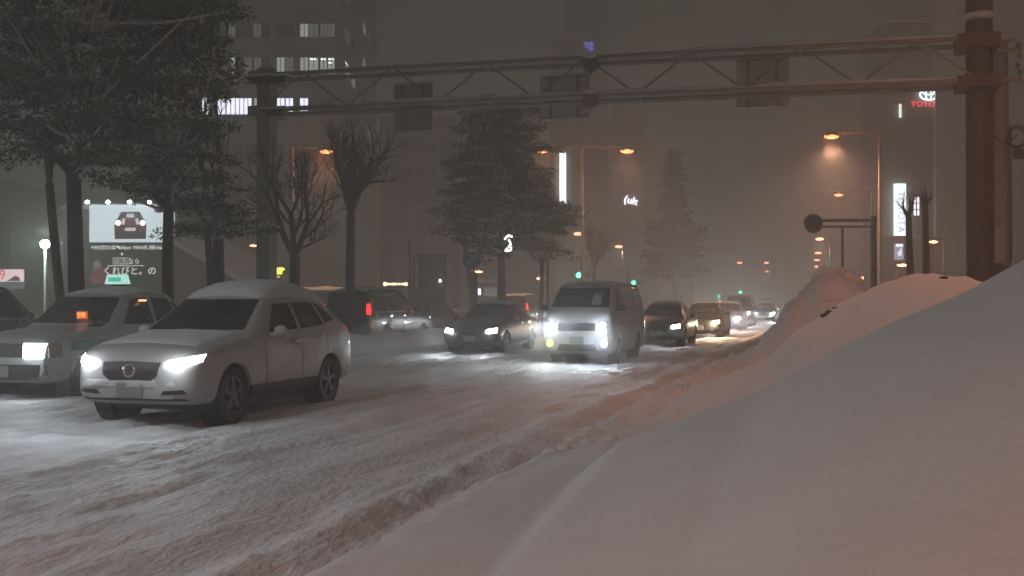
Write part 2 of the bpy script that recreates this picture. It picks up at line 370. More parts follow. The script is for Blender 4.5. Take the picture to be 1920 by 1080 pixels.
def car(sp_name, sp, label, loc, rz, pm, group=None, lamps=None, power=0, snow=0.08, name='car', cat='car', lamp_on=True, fog=None, glassm=None):
    """front of the car is at local y = 0, length along +y; loc is the ground point under the middle of the front bumper"""
    t = thing(name, label, cat, loc, rz, group)
    W2 = sp['W'] / 2; wr = sp['wr']
    if sp_name not in CACHE: CACHE[sp_name] = car_body(sp['st'], sp['wh'], wr, W2)
    me, bvh = CACHE[sp_name]
    me = me.copy(); me.materials.clear(); me.materials.append(pm)
    b = bpy.data.objects.new('body', me); COL.objects.link(b); b.parent = t
    g = glassm or glass
    for y in sp['wh']:
        for s in (1, -1):
            wheel(t, s * (W2 - .125), y, wr, s)
            mm = MB().lathe([(0, 0.0), (0, wr + .045), (s * .22, wr + .045)], 'x', 20, (s * (W2 - .28), y, wr)); mm.build('wheel_well', trim, t)
    zb, zt, hb, ht = sp['ws']
    patch(bvh, 'front', [(-hb, zb), (hb, zb)], [(-ht, zt), (ht, zt)], 'windshield', g, t, nu=16, nv=8)
    for q in sp['side']:
        for ax in ('right', 'left'):
            patch(bvh, ax, [q[0], q[1]], [q[3], q[2]], 'side_window', g, t, nu=8, nv=5, off=0.004)
    zb, zt, hb, ht = sp['rw']
    patch(bvh, 'rear', [(-hb, zb), (hb, zb)], [(-ht, zt), (ht, zt)], 'rear_window', g, t, nu=12, nv=6)
    lm = lamps or headL
    for s in (1, -1):
        bo, to = sp['head']; bo = [(s * x, z) for x, z in bo]; to = [(s * x, z) for x, z in to]
        patch(bvh, 'front', bo, to, 'headlight', lm if lamp_on and not sp.get('round') else frosted, t, off=.014, nu=12, nv=5)
        bo, to = sp['tail']; bo = [(s * x, z) for x, z in bo]; to = [(s * x, z) for x, z in to]
        patch(bvh, 'rear', bo, to, 'taillight', redL, t, off=.012, nu=6, nv=5)
        if lamp_on and power:
            x, z = sp['beam']; p = bvh.ray_cast(Vector((s * x, -3, z)), Vector((0, 1, 0)))[0]
            c = (1.0, .72, .42) if lm is headY else (0.84, 0.93, 1.0)
            light('SPOT', (s * x, p.y - .09, z), c, power, t, .06, 'headlight_beam', 82, (0, -1, -.10), .9)
            light('POINT', (s * x, p.y - .16, z), c, 170 if power <= 60 and loc[1] > 40 else min(9, power * .06), t, .06, 'headlight_spill')
        # mirrors
        my, mz = sp['mirror']
        mo = MB().ball((s * (W2 + .10), my, mz), .095, (1.0, .55, .75), 7)
        mo.box(min(s * (W2 - .09), s * (W2 + .05)), max(s * (W2 - .09), s * (W2 + .05)), my - .02, my + .03, mz - .06, mz - .02)
        mo.build('mirror', sp.get('mm', trim) if not sp.get('paintmirror') else pm, t, True)
    for q in sp.get('front', []):
        bo, to, nm, m2 = q
        patch(bvh, 'front', bo, to, nm, m2, t, off=.01, nu=14, nv=5)
    for q in sp.get('sidepatch', []):
        bo, to, nm, m2 = q
        for ax in ('right', 'left'): patch(bvh, ax, bo, to, nm, m2, t, off=.012, nu=16, nv=3)
    for y, z in sp.get('handles', []):
        for s, ax in ((1, 'right'), (-1, 'left')):
            p = bvh.ray_cast(AX[ax][1](y, z), AX[ax][0])[0]
            MB().box(-.02, .02, -.09, .09, -.015, .015, Matrix.Translation((p.x + s * .02, y, z))).build('door_handle', chrome, t)
    for i, (y, z0, z1) in enumerate(sp.get('seams', [])):
        for ax in ('right', 'left'):
            patch(bvh, ax, [(y, z0), (y + .008, z0)], [(y, z1), (y + .008, z1)], 'door_seam', trim, t, nu=1, nv=8, off=.002)
    # licence plate
    p = bvh.ray_cast(Vector((0, -3, sp['plate'])), Vector((0, 1, 0)))[0]
    MB().box(-.165, .165, -.02, .0, -.08, .08, Matrix.Translation((0, p.y - .004, sp['plate']))).build('licence_plate', mat('plate_enamel', (.24, .25, .24), .6), t)
    # underbody / bumper shade
    MB().box(-W2 * .72, W2 * .72, .55, sp['L'] - .15, .16, sp['st'][2][1] + .03).build('underbody', trim, t)
    if snow:
        x, y0, y1 = sp['roof']; snow_load(bvh, t, -x, x, y0, y1, snow, seed=len(label))
        if sp.get('hoodsnow') and snow > .05:
            x, y0, y1 = sp['hoodsnow']; snow_load(bvh, t, -x, x, y0, y1, snow * .25, seed=len(label) + 3, name='hood_snow')
    for (x, z, m2) in (fog or []):
        p = bvh.ray_cast(Vector((x, -3, z)), Vector((0, 1, 0)))[0]
        MB().lathe([(-.05, 0.0), (-.045, .05), (-.02, .075), (.04, .08)], 'y', 16, (x, p.y + .005, z)).build('fog_lamp', m2, t, True)
        light('POINT', (x * .8, p.y - 1.1, z + .1), (1, .95, .12) if m2 is fogY else (.7, .86, 1), 6 if m2 is fogY else 13, t, .05, 'front_fill_light')  # added fill in open air ahead, brightens the front and its haze
    return t, bvh
SUV = dict(L=4.27, W=1.77, wr=.335, wh=(.82, 3.39),
    st=[(0, .30, .60, .66, .60, .58, .5), (.05, .28, .70, .80, .72, .71, .62), (.16, .25, .80, .90, .81, .79, .70), (.4, .23, .87, .97, .87, .84, .74), (1.0, .22, .95, 1.05, .885, .86, .76), (1.3, .22, .98, 1.08, .885, .86, .76),
        (2.05, .22, 1.02, 1.54, .885, .86, .60), (2.6, .22, 1.04, 1.61, .885, .86, .60), (3.3, .22, 1.08, 1.59, .885, .86, .58), (3.75, .25, 1.12, 1.50, .885, .85, .56), (4.12, .3, 1.12, 1.20, .86, .82, .56), (4.22, .35, .95, 1.02, .82, .78, .56), (4.27, .45, .8, .86, .72, .7, .5)],
    ws=(1.10, 1.49, .68, .54), rw=(1.17, 1.46, .6, .5),
    side=[[(1.72, 1.06), (2.50, 1.09), (2.50, 1.44), (2.12, 1.42)], [(2.58, 1.09), (3.28, 1.13), (3.20, 1.44), (2.58, 1.45)], [(3.36, 1.15), (3.70, 1.20), (3.45, 1.41), (3.28, 1.43)]],
    head=([(.44, .70), (.62, .69), (.80, .76)], [(.44, .76), (.64, .80), (.80, .84)]), beam=(.62, .76),
    tail=([(.5, .95), (.8, .95)], [(.5, 1.08), (.8, 1.1)]), mirror=(1.72, 1.08), paintmirror=True,
    front=[([(-.35, .60), (-.26, .53), (0, .50), (.26, .53), (.35, .60)], [(-.38, .75), (0, .765), (.38, .75)], 'grille', trim),
           ([(-.70, .395), (-.40, .38)], [(-.66, .44), (-.44, .43)], 'fog_slot', trim), ([(.40, .38), (.70, .395)], [(.44, .43), (.66, .44)], 'fog_slot', trim),
           ([(-.7, .31), (.7, .31)], [(-.66, .335), (.66, .335)], 'lower_lip', trim)],
    sidepatch=[([(1.2, .26), (3.0, .26)], [(1.2, .42), (3.0, .42)], 'sill_cladding', trim)],
    handles=[(2.36, .93), (3.12, .97)], seams=[(1.55, .42, 1.0), (2.54, .42, 1.46), (3.30, .72, 1.1)], plate=.43, roof=(.60, 2.0, 3.95), hoodsnow=(.66, .3, 1.2))
TAXI = dict(L=4.7, W=1.70, wr=.315, wh=(.85, 3.63),
    st=[(0, .30, .72, .80, .76, .75, .68), (.06, .26, .82, .88, .82, .81, .74), (.5, .22, .90, .95, .85, .83, .76), (1.45, .22, .97, 1.03, .85, .83, .76),
        (2.1, .22, 1.0, 1.54, .85, .83, .62), (2.7, .22, 1.0, 1.60, .85, .83, .62), (3.35, .22, 1.0, 1.56, .85, .83, .61), (3.95, .22, 1.0, 1.08, .85, .83, .72), (4.55, .25, .97, 1.02, .84, .82, .74), (4.7, .35, .85, .9, .78, .76, .66)],
    ws=(1.08, 1.49, .70, .57), rw=(1.12, 1.48, .66, .56),
    side=[[(1.82, 1.06), (2.62, 1.06), (2.62, 1.48), (2.20, 1.46)], [(2.72, 1.06), (3.35, 1.06), (3.25, 1.46), (2.72, 1.48)], [(3.40, 1.07), (3.68, 1.09), (3.45, 1.38), (3.31, 1.43)]],
    head=([(.42, .62), (.76, .62)], [(.42, .82), (.76, .82)]), beam=(.6, .72),
    tail=([(.4, .72), (.76, .72)], [(.4, .86), (.76, .86)]), mirror=(1.0, 1.10),
    front=[([(-.40, .62), (.40, .62)], [(-.40, .82), (.40, .82)], 'grille', trim), ([(-.78, .30), (.78, .30)], [(-.78, .52), (.78, .52)], 'bumper', trim)],
    sidepatch=[([(.5, .70), (4.4, .72)], [(.5, .84), (4.4, .86)], 'green_stripe', mat('green_enamel', (.03, .14, .10), .4))],
    handles=[(2.5, .92), (3.3, .92)], seams=[(1.62, .3, 1.0), (2.67, .3, 1.46), (3.38, .6, 1.05)], plate=.42, roof=(.58, 2.1, 3.4), hoodsnow=(.68, .25, 1.4))
SEDAN = dict(L=4.5, W=1.75, wr=.315, wh=(.88, 3.55),
    st=[(0, .34, .56, .62, .62, .6, .52), (.06, .26, .66, .74, .76, .74, .64), (.3, .22, .76, .84, .85, .82, .70), (1.25, .2, .90, .98, .87, .84, .74),
        (2.1, .2, .94, 1.42, .87, .84, .58), (2.7, .2, .95, 1.47, .87, .84, .58), (3.3, .2, .97, 1.40, .87, .84, .56), (4.0, .22, .98, 1.06, .87, .83, .64), (4.4, .28, .94, 1.0, .84, .8, .64), (4.5, .4, .8, .86, .74, .7, .56)],
    ws=(1.0, 1.37, .68, .53), rw=(1.08, 1.36, .6, .5),
    side=[[(1.72, .98), (2.54, .99), (2.54, 1.33), (2.16, 1.32)], [(2.62, .99), (3.45, 1.01), (3.15, 1.30), (2.62, 1.33)]],
    head=([(.50, .60), (.78, .62)], [(.50, .70), (.76, .75)]), beam=(.62, .67),
    tail=([(.5, .80), (.78, .80)], [(.5, .93), (.78, .93)]), mirror=(1.7, 1.02), paintmirror=True,
    front=[([(-.36, .50), (.36, .50)], [(-.42, .66), (.42, .66)], 'grille', trim), ([(-.6, .27), (.6, .27)], [(-.5, .40), (.5, .40)], 'lower_grille', trim)],
    handles=[(2.4, .86), (3.25, .88)], seams=[(1.5, .3, .95), (2.58, .3, 1.34), (3.4, .6, .97)], plate=.45, roof=(.56, 2.1, 3.3), hoodsnow=(.66, .3, 1.2))
VAN = dict(round=True, L=4.7, W=1.72, wr=.32, wh=(.98, 3.55),
    st=[(0, .32, .86, .98, .74, .72, .64), (.05, .26, 1.0, 1.12, .81, .79, .72), (.16, .23, 1.12, 1.25, .85, .83, .76), (.34, .22, 1.2, 1.36, .86, .84, .77), (1.0, .22, 1.25, 1.88, .86, .85, .70),
        (1.4, .22, 1.28, 1.95, .86, .85, .71), (2.6, .22, 1.28, 1.98, .86, .85, .71), (4.45, .22, 1.28, 1.96, .86, .85, .70), (4.62, .26, 1.28, 1.84, .85, .84, .70), (4.7, .4, 1.2, 1.5, .82, .8, .68)],
    ws=(1.36, 1.83, .72, .62), rw=(1.3, 1.78, .66, .6),
    side=[[(.72, 1.26), (1.42, 1.26), (1.42, 1.78), (1.02, 1.74)], [(1.55, 1.26), (2.95, 1.26), (2.95, 1.80), (1.55, 1.80)], [(3.08, 1.26), (4.42, 1.26), (4.36, 1.78), (3.08, 1.80)]],
    head=([(.52, .84), (.76, .86)], [(.52, 1.02), (.74, 1.04)]), beam=(.64, .94),
    tail=([(.66, .8), (.80, .8)], [(.66, 1.15), (.80, 1.15)]), mirror=(.62, 1.34),
    front=[([(-.46, .80), (.46, .80)], [(-.46, .98), (.46, .98)], 'grille', mat('van_grille', (.12, .12, .13), .3, .5)), ([(-.5, .32), (.5, .32)], [(-.42, .48), (.42, .48)], 'lower_grille', trim)],
    handles=[(1.35, 1.08), (2.9, 1.08)], seams=[(.62, .4, 1.2), (1.48, .4, 1.8), (3.02, .4, 1.8)], plate=.58, roof=(.66, 1.15, 4.5))
WAGON = dict(L=4.75, W=1.76, wr=.34, wh=(.85, 3.65),
    st=[(0, .36, .74, .82, .72, .7, .62), (.06, .30, .84, .94, .82, .80, .72), (.4, .26, .98, 1.08, .87, .85, .76), (1.3, .25, 1.08, 1.18, .88, .86, .76),
        (2.0, .25, 1.12, 1.80, .88, .86, .66), (2.5, .25, 1.12, 1.88, .88, .86, .67), (4.3, .25, 1.12, 1.86, .88, .86, .66), (4.6, .3, 1.12, 1.74, .87, .85, .66), (4.75, .42, 1.1, 1.3, .84, .82, .64)],
    ws=(1.22, 1.74, .70, .60), rw=(1.2, 1.7, .66, .58),
    side=[[(1.75, 1.18), (2.55, 1.18), (2.55, 1.72), (2.12, 1.70)], [(2.66, 1.18), (3.5, 1.18), (3.5, 1.72), (2.66, 1.72)], [(3.6, 1.18), (4.42, 1.18), (4.3, 1.70), (3.6, 1.72)]],
    head=([(.5, .74), (.78, .76)], [(.5, .88), (.78, .92)]), beam=(.64, .82),
    tail=([(.74, 1.05), (.85, 1.05)], [(.70, 1.4), (.80, 1.4)]), mirror=(1.75, 1.2),
    front=[([(-.42, .66), (.42, .66)], [(-.42, .86), (.42, .86)], 'grille', trim), ([(-.7, .36), (.7, .36)], [(-.6, .5), (.6, .5)], 'lower_grille', trim)],
    sidepatch=[([(1.0, 1.12), (4.5, 1.12)], [(1.0, 1.15), (4.5, 1.15)], 'waist_trim', chrome)],
    handles=[(2.4, 1.0), (3.4, 1.0)], seams=[(1.5, .4, 1.1), (2.6, .4, 1.7), (3.55, .5, 1.7)], plate=.55, roof=(.60, 2.1, 4.5), hoodsnow=(.66, .3, 1.2))
p_suv = paint('silver_white_paint', (.46, .45, .44), .3, .5)
p_taxi = paint('taxi_grey_paint', (.34, .37, .36), .4, .35)
p_dark = paint('black_paint', (.022, .023, .025), .25, .12)
p_dark2 = paint('dusted_black_paint', (.03, .032, .036), .35, .22)
p_van = paint('snow_caked_paint', (.42, .43, .48), .5, .7)
p_blue = paint('dark_slate_paint', (.05, .06, .065), .3, .25)

suv, b_ = car('suv', SUV, 'snow-topped pale silver crossover with long swept lit headlights, nearest car on the road', (-8.0, 11.35, 0.0), 0, p_suv, power=60, snow=.13, name='crossover_car', cat='car')
suv.scale = (1.05, 1.03, 1.03); suv.location = (-8.08, 11.2, 0)
def crust(u, v, p):
    q = float(fbm(np.array(p.x * 5 + p.y * 4), np.array(p.z * 6 + p.y), 4, 51)); e = min(1, 6 * min(u, 1 - u), 5 * min(v, 1 - v))
    return max(-.02, (.012 + .035 * q) * e - .010 * (1 - e))
patch(b_, 'front', [(-.80, .44), (.80, .44)], [(-.66, .56), (.66, .56)], 'caked_snow', snowcap, suv, off=.0, nu=40, nv=8, thick=.03, hf=crust)
for ax in ():
    patch(b_, ax, [(1.22, .34), (3.0, .34)], [(1.25, .52), (3.0, .50)], 'caked_snow', snowcap, suv, off=-.004, nu=50, nv=8, thick=.03, hf=crust)
patch(b_, 'top', [(-.62, .45), (.62, .45)], [(-.6, 1.2), (.6, 1.2)], 'caked_snow', snowcap, suv, off=-.006, nu=34, nv=24, thick=.03, hf=crust)
# crossover emblem ring on grille
p = b_.ray_cast(Vector((0, -3, .66)), Vector((0, 1, 0)))[0]
MB().lathe([(-.03, .055), (-.04, .07), (-.03, .085), (-.015, .07), (-.03, .055)], 'y', 20, (0, p.y, .66)).build('emblem', chrome, suv, True)
taxi, b_ = car('taxi', TAXI, 'grey boxy taxi with green side stripe and glowing roof sign beside the silver crossover', (-12.1, 13.6, .0), 0, p_taxi, power=50, snow=.05, name='taxi', cat='taxi')
taxi.scale = (1.04, 1.02, 1.06)
MB().box(-.09, .20, -.08, .08, 0, .05, Matrix.Translation((0, 2.75, 1.64))).build('sign_base', trim, taxi)
rs = MB(); rs.add([(-.20, -.08, 0), (.20, -.08, 0), (.20, .08, 0), (-.20, .08, 0), (-.17, -.05, .16), (.17, -.05, .16), (.17, .05, .16), (-.17, .05, .16)],
    [(0, 3, 2, 1), (4, 5, 6, 7), (0, 1, 5, 4), (1, 2, 6, 5), (2, 3, 7, 6), (3, 0, 4, 7)])
r_ = rs.build('roof_sign', emat('roof_sign_white', (.55, .95, .85), .85), taxi, loc=(0, 2.75, 1.70))
MB().box(-.12, .12, -.082, -.074, .04, .11).build('roof_sign_mark', emat('roof_sign_green', (.06, .5, .32), 1.0), r_)
ts = MB().box(-.09, .09, -.02, .02, -.06, .06).build('fare_sign_lamp', emat('fare_amber', (1, .20, .04), .5), taxi, loc=(.22, 1.55, 1.20))
for i in range(2):
    text_mesh('空車'[i], .085, emat('fare_amber_bright', (1, .30, .07), 2.5), ts, (-.042 + .085 * i, -.025, 0), name='fare_lettering', ext=.002)
MB().box(-.12, .12, -.02, .02, -.016, .016).build('window_reflection', emat('reflection_amber', (1, .45, .2), 2.0), taxi, loc=(.66, 2.42, 1.43))  # glowing bar stands in for the amber reflection in the side window
for s in (1, -1): patch(b_, 'right' if s > 0 else 'left', [(.06, .62), (.30, .62)], [(.06, .82), (.30, .82)], 'side_marker_lens', amber, taxi, nu=4, nv=3, off=.012)

car('wagon', WAGON, 'dark tall wagon seen from its side, driving away behind the bare tree trunk', (-15.1, 37.7, 0), math.pi, p_dark, power=0, snow=.05, name='wagon_car')[0].scale = (1.03, 1.2, 1.02)
car('sedan', SEDAN, 'low black sedan with two bright headlights left of the snow-caked van', (-9.95, 29.2, 0), 0, p_dark2, power=120, snow=.03, name='sedan_car')
van, bv = car('van', VAN, 'snow-caked grey van with blazing headlights and one yellow fog lamp', (-5.95, 25.4, 0), 0, p_van, power=170, snow=.03, name='van', cat='van',
    fog=[(-.62, .93, headL), (.62, .93, headL), (-.66, .50, fogY), (.66, .50, emat('fog_white', (.8, .92, 1), 16))], glassm=mat('dusted_glass', (.035, .042, .055), .25, var=.5, scale=12))
patch(bv, 'front', [(.26, 1.42), (.50, 1.42)], [(.28, 1.70), (.48, 1.70)], 'windshield_papers', mat('paper', (.28, .32, .4), .6), van, off=.012, nu=5, nv=4)
car('sedan', SEDAN, 'dark slate car close behind the right flank of the van', (-5.75, 36.0, 0), 0, p_blue, power=60, snow=.04, name='sedan_car')
car('sedan', SEDAN, 'dark car with warm yellowish headlights, next behind the dark slate car', (-5.3, 44.2, 0), 0, p_dark, power=60, snow=.03, name='sedan_car', lamps=headY)
car('sedan', SEDAN, 'faint car with cold headlights farther up the kerb lane', (-5.4, 55, 0), 0, p_blue, power=50, snow=.03, name='sedan_car')
car('wagon', WAGON, 'tall dark vehicle silhouette among the farthest headlights', (-5.6, 64, 0), 0, p_dark2, power=50, snow=.03, name='wagon_car')
car('sedan', SEDAN, 'rightmost and farthest car with headlights by the snow bank', (-4.9, 77, 0), 0, p_blue, power=50, snow=.03, name='sedan_car')
car('wagon', WAGON, 'tall dark car with high red taillights left of the van', (-16.4, 60, 0), math.pi, p_dark, snow=.04, name='wagon_car')
car('wagon', WAGON, 'dark rounded car cut by the left edge of the frame behind the taxi', (-17.6, 21.3, 0), math.pi, p_dark, snow=.04, name='wagon_car', lamp_on=False)
car('sedan', SEDAN, 'smallest pair of headlights in the second lane, beyond the tall dark vehicle', (-9.2, 84, 0), 0, p_dark, power=50, snow=.03, name='sedan_car')
car('wagon', WAGON, 'last blurred vehicle lights at the end of the kerb lane', (-5.6, 96, 0), 0, p_dark2, power=50, snow=.03, name='wagon_car')
# parked, snowed-in vehicles in the lot beyond the far lanes
gp = 'snowed-in vehicles parked beyond the far lanes'
for sp_n, sp, px, d, rz, pmn, lab in (('sedan', SEDAN, 62, 46, 1.9, p_taxi, 'snowed-in pale car parked below the white lamp at far left'),
        ('wagon', WAGON, 612, 50, 1.2, p_dark2, 'snowed-in dark wagon parked behind the left bare tree'),
        ('van', VAN, 700, 54, 1.4, p_blue, 'snowed-in dark van parked right of the thick bare tree trunk'),
        ('sedan', SEDAN, 868, 62, 1.3, p_dark2, 'snowed-in dark car parked left of the arrow sign')):
    x, y = PX(px, d); car(sp_n, sp, lab, (x, y, .1), rz, pmn, group=gp, snow=.16, lamp_on=False, name='parked_car')

# ---------------------------------------------------------------- gantry
GY = 25.4
g = thing('sign_gantry', 'snow-dusted steel truss gantry spanning the whole road on two posts', 'gantry', (2.95, GY, 0))
def gb(mb, n, m, sm=False): return mb.build(n, m, g, sm, loc=(-2.95, -GY, 0))
gb(MB().tube((2.95, GY, -.1), (2.95, GY, 11), .29, .27, 16), 'post', brownsteel, True)
gb(MB().box(-14.4, -14.02, GY - .19, GY + .19, -.1, 7.55), 'post', steel)
X0, X1 = -14.2, 2.9
def zt(x): return 7.32 - (x - X0) / (X1 - X0) * .22
def zl(x): return 6.42 - (x - X0) / (X1 - X0) * .22
for yy, nm in ((-.38, 'f'), (.38, 'r')):
    gb(MB().tube((X0, GY + yy, zt(X0)), (X1, GY + yy, zt(X1)), .055, n=8), 'top_chord', steel, True)
    gb(MB().tube((X0, GY + yy, zl(X0)), (X1, GY + yy, zl(X1)), .065, n=8), 'bottom_chord', steel, True)
N = 14
for i in range(N + 1):
    x = X0 + (X1 - X0) * i / N
    gb(MB().tube((x, GY - .38, zt(x)), (x, GY + .38, zt(x)), .025, n=6).tube((x, GY - .38, zl(x)), (x, GY + .38, zl(x)), .025, n=6), 'cross_tie', steel)
    if i < N:
        xn = x + (X1 - X0) / N
        for yy in (-.38,):
            a, b = ((x, GY + yy, zt(x)), (xn, GY + yy, zl(xn))) if i % 2 else ((x, GY + yy, zl(x)), (xn, GY + yy, zt(xn)))
            gb(MB().tube(a, b, .027, n=6), 'diagonal_brace', steel)
# snow lying on the chords
def ridge(xa, xb, y, zf, w, h, seed):
    mb = MB(); n = max(4, int((xb - xa) / .12)); vs = []; fs = []
    for i in range(n + 1):
        x = xa + (xb - xa) * i / n; e = min(1, 5 * min(i / n, 1 - i / n)) ** .5; k = h * e * (.75 + .5 * float(vnoise(np.array(x * 2.3), np.array(seed * 1.7), 3)))
        for a in (-1, -.6, 0, .6, 1): vs.append((x, y + a * w, zf(x) + k * (1 - a * a) ** .5 + (0 if abs(a) < 1 else -.01)))
    for i in range(n):
        for j in range(4): fs.append((i * 5 + j, (i + 1) * 5 + j, (i + 1) * 5 + j + 1, i * 5 + j + 1))
    mb.add(vs, fs); return mb
for (xa, xb, yy, zf, h) in ((-3.6, 2.6, -.38, zt, .10), (-12.0, -3.8, -.38, zt, .05), (-12.2, 2.6, -.38, zl, .10), (-12.0, 2.6, .38, zt, .06)):
    gb(ridge(xa, xb, GY + yy, lambda x: zf(x) + .045, .055, h, xa), 'chord_snow', snowcap, True)
gb(MB().ball((2.95, GY - .05, 7.62), .34, (1.0, .9, .35), 8, .05), 'post_snow', snowcap, True)
# clamp brackets where the truss meets the posts
for x in (2.9, -14.2):
    w = .42 if x > 0 else .30
    gb(MB().box(x - w, x + w, GY - .46, GY + .46, zt(x) - .18, zt(x) + .10), 'bracket', brownsteel if x > 0 else steel)
    gb(MB().box(x - w, x + w, GY - .46, GY + .46, zl(x) - .14, zl(x) + .10), 'bracket', brownsteel if x > 0 else steel)
# sign panels (their unlit backs) and shelf lamps
def gx(px, d=None):
    r = (px - 960) / 2050; # x where the ray meets the plane Y = GY
    dd = GY / (CT + r * ST); return dd * (r * CT - ST), dd
def panel(pxa, pxb, ya, yb, label, m, yo=.55):
    xa, da = gx(pxa); xb, db = gx(pxb); k = (GY + yo) / GY
    za, zb_ = PZ(yb, (da + db) / 2), PZ(ya, (da + db) / 2)
    t = thing('road_sign', label, 'road sign', ((xa + xb) / 2, GY + yo, za))
    w = (xb - xa) / 2
    MB().box(-w, w, 0, .05, 0, zb_ - za).build('sign_panel', m, t)
    for s in (-.55, .55): MB().box(w * s - .03, w * s + .03, -.09, -.002, -.05, zb_ - za + .05).build('mounting_rail', steel, t)
    for (a, b, c, d_) in ((-w, w, -.03, .0), (-w, w, zb_ - za, zb_ - za + .03)): MB().box(a, b, -.03, .08, c, d_).build('panel_frame', steel, t)
    MB().box(-w * .96, w * .96, -.02, .07, zb_ - za + .031, zb_ - za + .10).build('snow_cap', snowcap, t)
    return t
back = mat('sign_back', (.50, .52, .48), .6, .0, var=.15)
panel(1378, 1478, 102, 190, 'large panel sign back on the right part of the gantry', back)
panel(1002, 1096, 136, 212, 'medium panel sign back at the middle of the gantry', back)
panel(722, 795, 152, 236, 'left panel sign back on the gantry with reddish stain', mat('sign_back_red', (.38, .32, .30), .6, .0, var=.3))
for py, lab in ((127, 'round sign disc above the gantry top chord, capped with snow'), (193, 'round sign disc on the gantry bottom chord')):
    x, d = gx(1116); z = PZ(py, d)
    t = thing('round_sign', lab, 'road sign', (x, GY - .52, z), 0, 'round signs stacked at the gantry middle')
    MB().lathe([(0, 0.0), (0, .19), (.03, .20), (.05, .19), (.05, 0.0)], 'y', 28).build('disc', mat('disc_blue_grey', (.12, .13, .18), .5) if py < 150 else mat('disc_red_grey', (.22, .12, .12), .5), t, True)
    MB().box(-.03, .03, .05, .12, -.25, .25).build('bracket', steel, t)
    MB().ball((0, .03, .19), .13, (1.2, .7, .5), 7, .05).build('snow_cap', snowcap, t, True)
for px, py in ((542, 152), (540, 212), (512, 152)):
    x, d = gx(px); z = PZ(py, d)
    t = thing('gantry_floodlight', {(542, 152): 'upper shelf floodlight beside the left gantry post', (540, 212): 'lower shelf floodlight beside the left gantry post', (512, 152): 'floodlight tucked against the left gantry post'}[(px, py)], 'floodlight', (x, GY - .6, z), 0, 'unlit floodlights by the left gantry post')
    MB().add([(-.45, -.12, 0), (.30, -.12, 0), (.30, .12, 0), (-.45, .12, 0), (-.25, -.05, -.16), (.15, -.05, -.16), (.15, .05, -.16), (-.25, .05, -.16)],
             [(0, 1, 2, 3), (7, 6, 5, 4), (0, 4, 5, 1), (1, 5, 6, 2), (2, 6, 7, 3), (3, 7, 4, 0)]).build('housing', trim, t)
    MB().box(-.42, .28, -.11, .11, .002, .07).build('snow_cap', snowcap, t)
    MB().tube((0, .1, -.05), (0, .25, -.05), .03).build('bracket', steel, t)

# utility pole on the right with its cables and box
x, y = PX(1878, 24.6)
u = thing('utility_pole', 'dark grey utility pole with transformer arms and cable coil at right edge', 'utility pole', (x, y, 0))
MB().tube((0, 0, 0), (0, 0, 7.35), .20, .16, 14).build('pole', greysteel, u, True)
MB().ball((.0, 0, 7.42), .27, (1.1, 1, .4), 8, .06).build('snow_cap', snowcap, u, True)
for z in (6.45, 7.1): MB().box(-.15, .42, -.26, -.18, z - .05, z + .05).build('cross_arm', greysteel, u)
for z, xx in ((6.75, .32), (6.95, .36), (7.2, .34), (6.6, .36)):
    MB().lathe([(0, .02), (.02, .06), (.04, .03), (.06, .06), (.08, .03), (.10, .05), (.12, .015)], 'z', 12, (xx, -.22, z - .05)).build('insulator', mat('porcelain', (.2, .2, .19), .3), u, True)
MB().poly([(-.42, -.3, 5.9), (-.35, -.32, 5.4), (-.15, -.3, 5.15), (.1, -.3, 5.0), (.3, -.28, 5.2)], .018).build('cable', trim, u)
cc = MB()
for k in range(3):
    pts = [(.30 + (.22 - .03 * k) * math.cos(a / 16 * 2 * math.pi), -.3 + .03 * k, 5.15 + (.26 - .03 * k) * math.sin(a / 16 * 2 * math.pi)) for a in range(17)]
    cc.poly(pts, .012)
cc.build('cable_coil', trim, u)
MB().tube((.17, -.24, 2.45), (.17, -.24, 5.4), .03, n=8).build('conduit', mat('conduit_teal', (.10, .16, .15), .4), u, True)
MB().poly([(.17, -.24, 2.45), (.14, -.24, 2.30), (.05, -.24, 2.25), (-.04, -.24, 2.32), (-.05, -.24, 2.45)], .025).build('conduit_bend', mat('conduit_teal', (.1, .16, .15)), u)
bb = MB().box(-.24, .02, -.42, -.20, 2.35, 3.15).build('junction_box', mat('box_grey', (.28, .29, .28), .5), u)
MB().box(-.22, 0, -.435, -.422, 2.4, 3.1).build('box_door', mat('box_grey', (.28, .29, .28)), bb)
MB().box(.25, 2.2, -.06, .06, 4.70, 4.92).build('side_arm', brownsteel, u)
MB().tube((-.33, -.28, 5.55), (-.33, -.28, 5.95), .06, n=8).build('cable_joint', mat('porcelain', (.2, .2, .19)), u, True)

